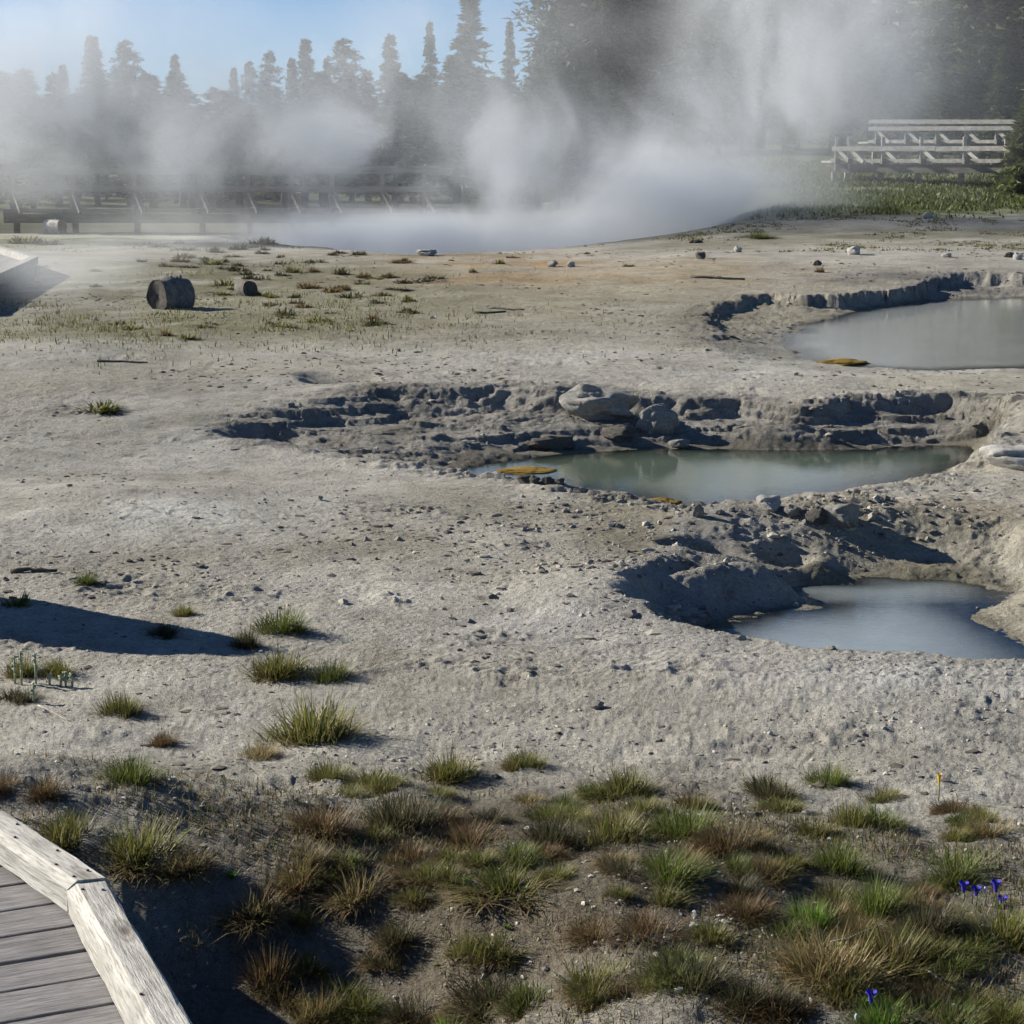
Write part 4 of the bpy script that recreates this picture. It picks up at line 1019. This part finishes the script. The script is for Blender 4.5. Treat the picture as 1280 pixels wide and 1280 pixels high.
# ------------------------------------------------------------------ railings
def railing(px_posts, Y, top, mid, deck, px0, px1, label, mat, y2=None, grd=None, cap=True, deckw=1.6, rails=None, dy=0.0):
    """px -> world at distance Y (dy: extra distance per px to the right)"""
    def W_(px, py): 
        yy = Y + dy * (px - px0); return Vector(at_depth(px, py, yy))
    z = lambda py: W_(px0, py).z
    a = W_(px0, deck); o_ = empty('railed_boardwalk', (W_((px0+px1)/2, deck).x, W_((px0+px1)/2, deck).y, gz(*W_((px0+px1)/2, deck).xy))); tag(o_, label, 'boardwalk')
    L0 = Vector(o_.location); b = W_(px1, deck)
    A = lambda px, py, off=0: W_(px, py) - L0 + Vector((0, off, 0))
    for i, py in enumerate(rails or (top, mid)):
        n = max(1, int((px1 - px0) / 110)); 
        for s in range(n):
            x0 = px0 + (px1 - px0) * s / n; x1 = px0 + (px1 - px0) * (s + 1) / n - .6
            m = MB(); m.bar(A(x0, py, -.06), A(x1, py + random.uniform(-1.2, 1.2), -.06), .06, .13 if cap else .11); m.build('rail', mat, o_)
    for px in px_posts:
        m = MB(); q0 = A(px, deck); q1 = A(px, top); m.bar(q0 - Vector((0, 0, .25)), q1 + Vector((0, 0, .06)), .11 if cap else .08, .11 if cap else .08); m.build('post', mat, o_)
        m = MB(); m.bar(A(px, (top + deck) / 2 - 2, .02) + Vector((0, -.02, 0)), A(px, deck, .0) + Vector((.28, -.4, -.05)), .07, .09); m.build('brace', mat, o_)
        m = MB(); m.bar(A(px, deck, .0) + Vector((-.05, -.45, -.03)), A(px, deck, 0) + Vector((.05, 1.0, -.03)), .12, .12); m.build('cross_beam', M_DARKW, o_)
        if cap:
            m = MB(); m.bar(A(px, top) + Vector((-.35, 0, .09)), A(px, top) + Vector((.35, 0, .09)), .16, .05); m.build('cap_board', mat, o_)
    m = MB(); m.bar(A(px0, deck, -.05) - Vector((0, 0, .02)), A(px1, deck, -.05) - Vector((0, 0, .02)), .09, .09); m.build('curb_beam', M_WRAIL if not cap else mat, o_)
    m = MB(); m.bar(A(px0, deck, .02) - Vector((0, 0, .2)), A(px1, deck, .02) - Vector((0, 0, .2)), .06, .2); m.build('edge_beam', M_DARKW, o_)
    # planks
    n = int((b - a).length / .2)
    pk = None
    for i in range(n):
        f = (i + .5) / n; q = a.lerp(b, f) - L0
        if pk is None:
            m = MB(); m.box(-.095, .095, 0, deckw, -.05, 0); pk = m.mesh('plank'); pk.materials.append(M_PLANK)
        p_o = link('plank', pk, o_); p_o.location = q + Vector((0, 0, -.02))
    for px in px_posts:
        q = A(px, deck, .3); g = gz((q + L0).x, (q + L0).y) - L0.z
        m = MB(); m.bar((q.x, q.y, g - .2), (q.x, q.y, q.z - .1), .12, .12); m.build('support_post', M_DARKW if cap else mat, o_)
    return o_
railing([16, 90, 168, 250, 310, 364, 415, 478, 530], 44, 214, 236, 262, 4, 560, 'long grey railing along the boardwalk behind the steam at left', M_RAIL)
railing([1096, 1133, 1171, 1208, 1246, 1284], 54, 152, 161, 176, 1086, 1300, 'upper bleached railing among the trees at right', M_WRAIL, rails=(152, 161), cap=False, dy=-.018)
railing([1046, 1062, 1104, 1152, 1206, 1258], 48, 174, 186, 200, 1040, 1300, 'lower bleached railing on posts above the grass at right', M_WRAIL, rails=(186,), cap=False, dy=-.0145)

# ------------------------------------------------------------------ trees
def conifer_mesh(seed, H, Rmax, nb, per, shape='fir', base=.08, q=.16, cols=None):
    r = np.random.default_rng(seed)
    f = np.sort(r.random(nb)) ** .85 * (1 - base) + base
    prof = (1 - f) ** 1.05 if shape == 'fir' else np.clip(np.sin(np.clip((f - base) / (1 - base), 0, 1) * 3.0 + .12), .08, 1) ** .7
    Lb = Rmax * prof * r.uniform(.35, 1.2, nb) + .04
    th = r.uniform(0, 6.283, nb)
    tt = r.random((nb, per)) ** .7
    droop = -.25 * tt ** 2 + .18 * tt * r.uniform(-.3, 1.2, (nb, 1))
    rad = Lb[:, None] * tt
    spread = .20 * (1 - tt * .6) * Lb[:, None]
    px = rad * np.cos(th)[:, None] + r.normal(0, 1, (nb, per)) * spread * .38
    py = rad * np.sin(th)[:, None] + r.normal(0, 1, (nb, per)) * spread * .38
    pz = f[:, None] * H + droop * Lb[:, None] + r.normal(0, .05, (nb, per)) * Lb[:, None]
    Pn = np.stack([px, py, pz], -1).reshape(-1, 3); n = len(Pn)
    d = r.normal(size=(n, 3)); d[:, 2] *= .6; d += np.stack([np.repeat(np.cos(th), per), np.repeat(np.sin(th), per), np.zeros(n)], -1) * .9
    d /= np.linalg.norm(d, axis=1)[:, None]
    e = r.normal(size=(n, 3)); e -= d * (e * d).sum(1)[:, None]; e /= np.linalg.norm(e, axis=1)[:, None]
    s = q * r.uniform(.5, 1.3, n)[:, None]
    V = np.stack([Pn - e * s * .28, Pn + d * s * .6 - e * s * .1, Pn + d * s * 1.5, Pn + d * s * .5 + e * s * .35], 1).reshape(-1, 3)
    loops = np.arange(n * 4)
    pal = np.array(cols or [(.055, .08, .035), (.075, .105, .04), (.10, .12, .055)])
    bc = pal[r.integers(0, 3, nb)] * r.uniform(.7, 1.3, (nb, 1))
    c = np.repeat(bc, per, 0) * r.uniform(.8, 1.25, (n, 1))
    me = mesh_np('crown', V, loops, np.arange(n) * 4, np.full(n, 4), False, np.repeat(c, 4, 0)); me.materials.append(M_NEEDLE)
    t = MB(); k = 8; t.tube([(r.normal(0, .04), r.normal(0, .04), H * i / k - .3) for i in range(k + 1)], [max(.03, H * .016 * (1 - i / k) + .02) for i in range(k + 1)], 8)
    for i in range(0, nb, max(1, nb // 60)):
        zc = f[i] * H; t.tube([(0, 0, zc), (math.cos(th[i]) * Lb[i] * .8, math.sin(th[i]) * Lb[i] * .8, zc - .08 * Lb[i])], [.035, .012], 4, False)
    tm = t.mesh('trunk', True); tm.materials.append(M_BARK)
    return me, tm
CF = [conifer_mesh(900 + k, 12, (2.8, 3.1, 2.4, 2.9)[k], 230, 22, 'fir', .1, .27) for k in range(4)]
CP_ = [conifer_mesh(950 + k, 12, (1.9, 2.4, 1.6)[k], 150, 22, 'pine', .3, .30, [(.05, .07, .03), (.07, .095, .035), (.10, .11, .05)]) for k in range(3)]
def tree(x, y, H, kind, label, group=None, ws=1.0, meshes=None, name='pine_tree'):
    g = gz(x, y); o = empty(name, (x, y, g), random.uniform(0, 6.28)); tag(o, label, 'tree', group)
    me, tm = meshes or random.choice(CF if kind == 'fir' else CP_)
    s = H / 12; o.scale = (s * ws, s * ws, s)
    link('crown', me, o); link('trunk', tm, o)
    return o
def tree_px(px, top, Y, kind, label, group=None, ws=1.0, meshes=None):
    x, y, z = at_depth(px, top, Y); return tree(x, y, z - gz(x, y), kind, label, group, ws, meshes)
named = [(115, 44, 120, 'fir', 'pointed tree top standing tallest at far left', 1.0), (157, 52, 128, 'pine', 'round headed pine right of the tallest tree at far left', .8), (218, 68, 118, 'fir', 'pointed tree alone right of the round headed pine', .8),
 (78, 82, 125, 'fir', 'lower tree just left of the tallest tree at far left', .9), (292, 84, 150, 'fir', 'slim tree at left end of the middle tree group', .7), (312, 78, 152, 'pine', 'second slim tree of the middle tree group', .6), (337, 66, 145, 'pine', 'third tree of the middle group with open crown', .7),
 (382, 50, 130, 'fir', 'tallest pointed tree of the middle tree group', 1.0), (430, 50, 135, 'pine', 'broad topped tree right of the tallest middle tree', .9), (487, 46, 128, 'fir', 'hazy pointed tree between the middle group and the tall fir', 1.0), (537, 30, 140, 'fir', 'thin spire tree left of the tall fir', .6),
 (588, -4, 110, 'fir', 'tall fir touching the top edge at centre', 1.15), (637, 28, 125, 'fir', 'slim spire tree right of the tall fir', .6), (365, 72, 138, 'fir', 'tree half hidden left of the tallest middle tree', .8), (408, 74, 140, 'fir', 'short tree between the tallest middle tree and the broad topped one', .7), (20, 92, 122, 'fir', 'hazy tree at the left edge of the photo', .9), (180, 92, 132, 'fir', 'low tree between the round headed pine and the lone pointed tree', .8)]
for a, t_, Y, k, l, w in named: tree_px(a, t_, Y, k, l, 'trees behind the steam', w * 1.35)
for i in range(76):
    a = -90 + i * 11.8 + random.uniform(-8, 8); t_ = random.choice((random.uniform(88, 110), random.uniform(115, 160))) if a < 480 else random.uniform(70, 125)
    if 225 < a < 300: t_ = random.uniform(112, 135)
    tree_px(a, t_, random.uniform(58, 84), random.choice(['fir', 'fir', 'pine']), 'shorter conifer in the dim thicket behind the steam', 'thicket of shorter conifers behind the steam', random.uniform(1.3, 2.3))
BIG = [conifer_mesh(990 + k, 12, (3.3, 2.9)[k], 600, 44, 'pine', .1, .34, [(.045, .06, .025), (.07, .09, .035), (.12, .13, .055)]) for k in range(2)]
tree_px(752, -130, 72, 'pine', 'big dark pine hanging over the steam at the top edge', 'large dark trees', 1.0, BIG[0])
tree_px(838, -170, 80, 'pine', 'large dark tree right of the big dark pine', 'large dark trees', 1.0, BIG[1])
tree_px(700, 20, 84, 'fir', 'dark tree at left flank of the big dark pine', 'large dark trees', .9, BIG[1])
for i, (a, t_, Y, l) in enumerate([(960, -120, 84, 'tall tree in the steam right of the dark pines'), (1060, -90, 90, 'dim tree high above the upper railing at left'), (1130, -140, 78, 'dim tall tree left of the right hand trees'), (1195, -150, 66, 'leftmost of the tall trees at the right edge'), (1235, -90, 62, 'grey green tree in the middle at the right edge'), (1275, -160, 64, 'rightmost tall tree cut by the right edge')]):
    tree_px(a, t_, Y, 'fir', l, 'large dark trees', 1.3, BIG[i % 2])
for i, (a, t_, Y) in enumerate([(900, 60, 76), (1000, 70, 74), (930, 110, 70), (1040, 90, 72), (1090, 60, 70), (1150, 60, 68), (860, 120, 74), (1180, 90, 60), (1215, 70, 60), (980, 130, 64), (1110, 105, 62), (800, 110, 78), (1255, 60, 58), (1310, 40, 58), (1350, 0, 60)]):
    tree_px(a, t_, Y, 'fir', 'dim conifer filling the wood behind the railings at right', 'wood behind the right hand railings', 1.7)
tree_px(1296, 112, 44, 'fir', 'bushy sunlit green young conifer at the right edge before the railing', 'young conifers', 1.25, conifer_mesh(777, 12, 4.2, 420, 34, 'fir', .02, .75, [(.06, .085, .02), (.09, .11, .03), (.12, .13, .04)]))
tree_px(1268, 176, 45.5, 'fir', 'short bush at left of the sunlit young conifer', 'young conifers', 1.2, conifer_mesh(778, 12, 5.2, 260, 30, 'fir', .02, 1.0, [(.04, .06, .02), (.07, .09, .03), (.09, .10, .04)]))
# forested ridge on the horizon
rx = np.linspace(-1500, 1500, 160); rr_ = np.linspace(0, 1, 14)
RX = np.repeat(rx[None], 14, 0); RY = 1500 + 500 * np.repeat(rr_[:, None], 160, 1)
HT = (42 + 26 * fbm(rx / 260, rx * 0, 3, 70))[None] * np.sin(rr_ * math.pi * .5)[:, None] + 4 * fbm(RX / 22, RY / 22, 3, 71) + 4
ridge = link('ridge', grid_mesh('ridge', RX, RY, HT, np.tile([.045, .065, .04], (RX.size, 1))), None, M_GROUND); tag(ridge, 'low blue wooded ridge on the horizon', kind='structure')

# ------------------------------------------------------------------ invented boulder, added out of view to throw the long shadow
bo = bpy.data.objects.new('boulder', rock_mesh('boulder', 12, 4, .3)); COL.objects.link(bo); bo.data.materials.append(M_ROCK)
tipp = Vector(P(325, 816, .03)); sd_ = Vector((-math.cos(SUN_AZ), math.sin(SUN_AZ)))
q_ = tipp + sd_ * 2.15
bo.location = (q_.x, q_.y, .2); bo.scale = (.42, .36, .84)
tag(bo, 'added unseen grey boulder outside the left edge, put there to throw the long shadow', 'boulder')

# ------------------------------------------------------------------ steam
def steam(name, label, box, blobs, K, scale, lo, hi, seed=0, col=(.93, .95, .97), g=.15, stretch=(1, 1, .8)):
    x0, x1, y0, y1, z0, z1 = box
    m = MB(); m.box(x0, x1, y0, y1, z0, z1)
    mat = bpy.data.materials.new(name + '_vapour'); mat.use_nodes = True; t = mat.node_tree
    t.nodes.remove(t.nodes['Principled BSDF'])
    pv = t.nodes.new('ShaderNodeVolumePrincipled'); pv.inputs['Color'].default_value = (*col, 1); pv.inputs['Anisotropy'].default_value = g
    t.links.new(pv.outputs[0], t.nodes['Material Output'].inputs['Volume'])
    tc = t.nodes.new('ShaderNodeTexCoord'); pos = tc.outputs['Object']
    wn = t.nodes.new('ShaderNodeTexNoise'); wn.inputs['Scale'].default_value = scale * .55; wn.inputs['Detail'].default_value = 1; t.links.new(pos, wn.inputs['Vector'])
    w1 = N(t, 'ShaderNodeVectorMath', operation='MULTIPLY_ADD'); t.links.new(wn.outputs['Color'], w1.inputs[0]); w1.inputs[1].default_value = (4.0, 2.0, 4.0); t.links.new(pos, w1.inputs[2])
    mp = t.nodes.new('ShaderNodeMapping'); mp.inputs['Location'].default_value = (seed, seed * .7, 0); mp.inputs['Rotation'].default_value = (0, R(-32), 0); mp.inputs['Scale'].default_value = stretch; t.links.new(w1.outputs[0], mp.inputs[0])
    nn = noise(t, mp.outputs[0], scale, 5, .55)
    mr = t.nodes.new('ShaderNodeMapRange'); mr.interpolation_type = 'SMOOTHSTEP'; mr.inputs['From Min'].default_value = lo; mr.inputs['From Max'].default_value = hi; 
    nf = noise(t, mp.outputs[0], scale * 3.4, 3, .6)
    ma = N(t, 'ShaderNodeMath', operation='MULTIPLY_ADD'); t.links.new(nf, ma.inputs[0]); ma.inputs[1].default_value = .40
    mb = N(t, 'ShaderNodeMath', operation='SUBTRACT'); t.links.new(nn, mb.inputs[0]); mb.inputs[1].default_value = .20; t.links.new(mb.outputs[0], ma.inputs[2])
    t.links.new(ma.outputs[0], mr.inputs['Value'])
    acc = None
    for (cx, cy, cz, rx_, ry_, rz_, st, fl) in blobs:
        s1 = N(t, 'ShaderNodeVectorMath', operation='SUBTRACT'); t.links.new(pos, s1.inputs[0]); s1.inputs[1].default_value = (cx, cy, cz)
        s2 = N(t, 'ShaderNodeVectorMath', operation='DIVIDE'); t.links.new(s1.outputs[0], s2.inputs[0]); s2.inputs[1].default_value = (rx_, ry_, rz_)
        s3 = N(t, 'ShaderNodeVectorMath', operation='LENGTH'); t.links.new(s2.outputs[0], s3.inputs[0])
        r_ = t.nodes.new('ShaderNodeMapRange'); r_.interpolation_type = 'SMOOTHSTEP'; r_.inputs['From Min'].default_value = 1.0; r_.inputs['From Max'].default_value = .1; r_.inputs['To Max'].default_value = st; t.links.new(s3.outputs['Value'], r_.inputs['Value'])
        # each puff keeps a floor of even density fl below its ragged part
        f_ = N(t, 'ShaderNodeMath', operation='MULTIPLY_ADD'); t.links.new(mr.outputs[0], f_.inputs[0]); f_.inputs[1].default_value = 1 - fl; f_.inputs[2].default_value = fl
        p_ = N(t, 'ShaderNodeMath', operation='MULTIPLY'); t.links.new(r_.outputs[0], p_.inputs[0]); t.links.new(f_.outputs[0], p_.inputs[1])
        if acc is None: acc = p_.outputs[0]
        else:
            ad = N(t, 'ShaderNodeMath', operation='ADD'); t.links.new(acc, ad.inputs[0]); t.links.new(p_.outputs[0], ad.inputs[1]); acc = ad.outputs[0]
    k_ = N(t, 'ShaderNodeMath', operation='MULTIPLY'); t.links.new(acc, k_.inputs[0]); k_.inputs[1].default_value = K; t.links.new(k_.outputs[0], pv.inputs['Density'])
    o = link(name, m.mesh(name), None, mat); return tag(o, label, 'steam', kind='stuff')
def BL(px, py, Y, wpx, hpx, dep, st, fl=.3):
    x, y, z = at_depth(px, py, Y); k = Y / FPX
    return (x, y, z, wpx * k / 2, dep / 2, hpx * k / 2, st, fl)
Yc = 39.5
steam('steam', 'thick white steam rising from the hot spring and drifting right', (-14, 15, 35.4, 43.6, -.6, 8.5), [
    BL(590, 305, Yc, 660, 110, 6, 4.2, .4), BL(410, 300, Yc, 400, 130, 6, 2.4, .2), BL(690, 230, Yc, 460, 300, 6, 1.7, .15), BL(850, 200, Yc, 480, 300, 6, 1.5, .2),
    BL(1000, 70, Yc, 500, 460, 6, 1.5, .3), BL(890, 255, Yc, 440, 170, 6, 2.4, .45), BL(560, 170, Yc, 600, 240, 6, .9, .15),
    BL(-10, 140, Yc, 360, 360, 6, 1.6, .25), BL(350, 160, Yc, 760, 260, 6, 1.2, .15), BL(140, 60, Yc, 900, 300, 6, .9, .5), BL(1200, 90, Yc, 360, 400, 6, .4, .4), BL(180, 190, Yc, 640, 220, 6, 1.1, .25), BL(590, 50, Yc, 560, 280, 6, .7, .5)],
    .38, .42, .44, .63, 3.0, (.95, .97, 1.0), 0.0)
steam('steam', 'thin wisps of steam drifting over the slope at left', (-8.6, -1.2, 19, 33, .1, 2.6), [
    BL(60, 350, 24, 330, 150, 9, 1.0, .35), BL(60, 430, 20.8, 420, 60, 3, .9, .3), BL(220, 290, 30, 420, 110, 6, .9, .3)], .22, .9, .35, .7, 9.0)
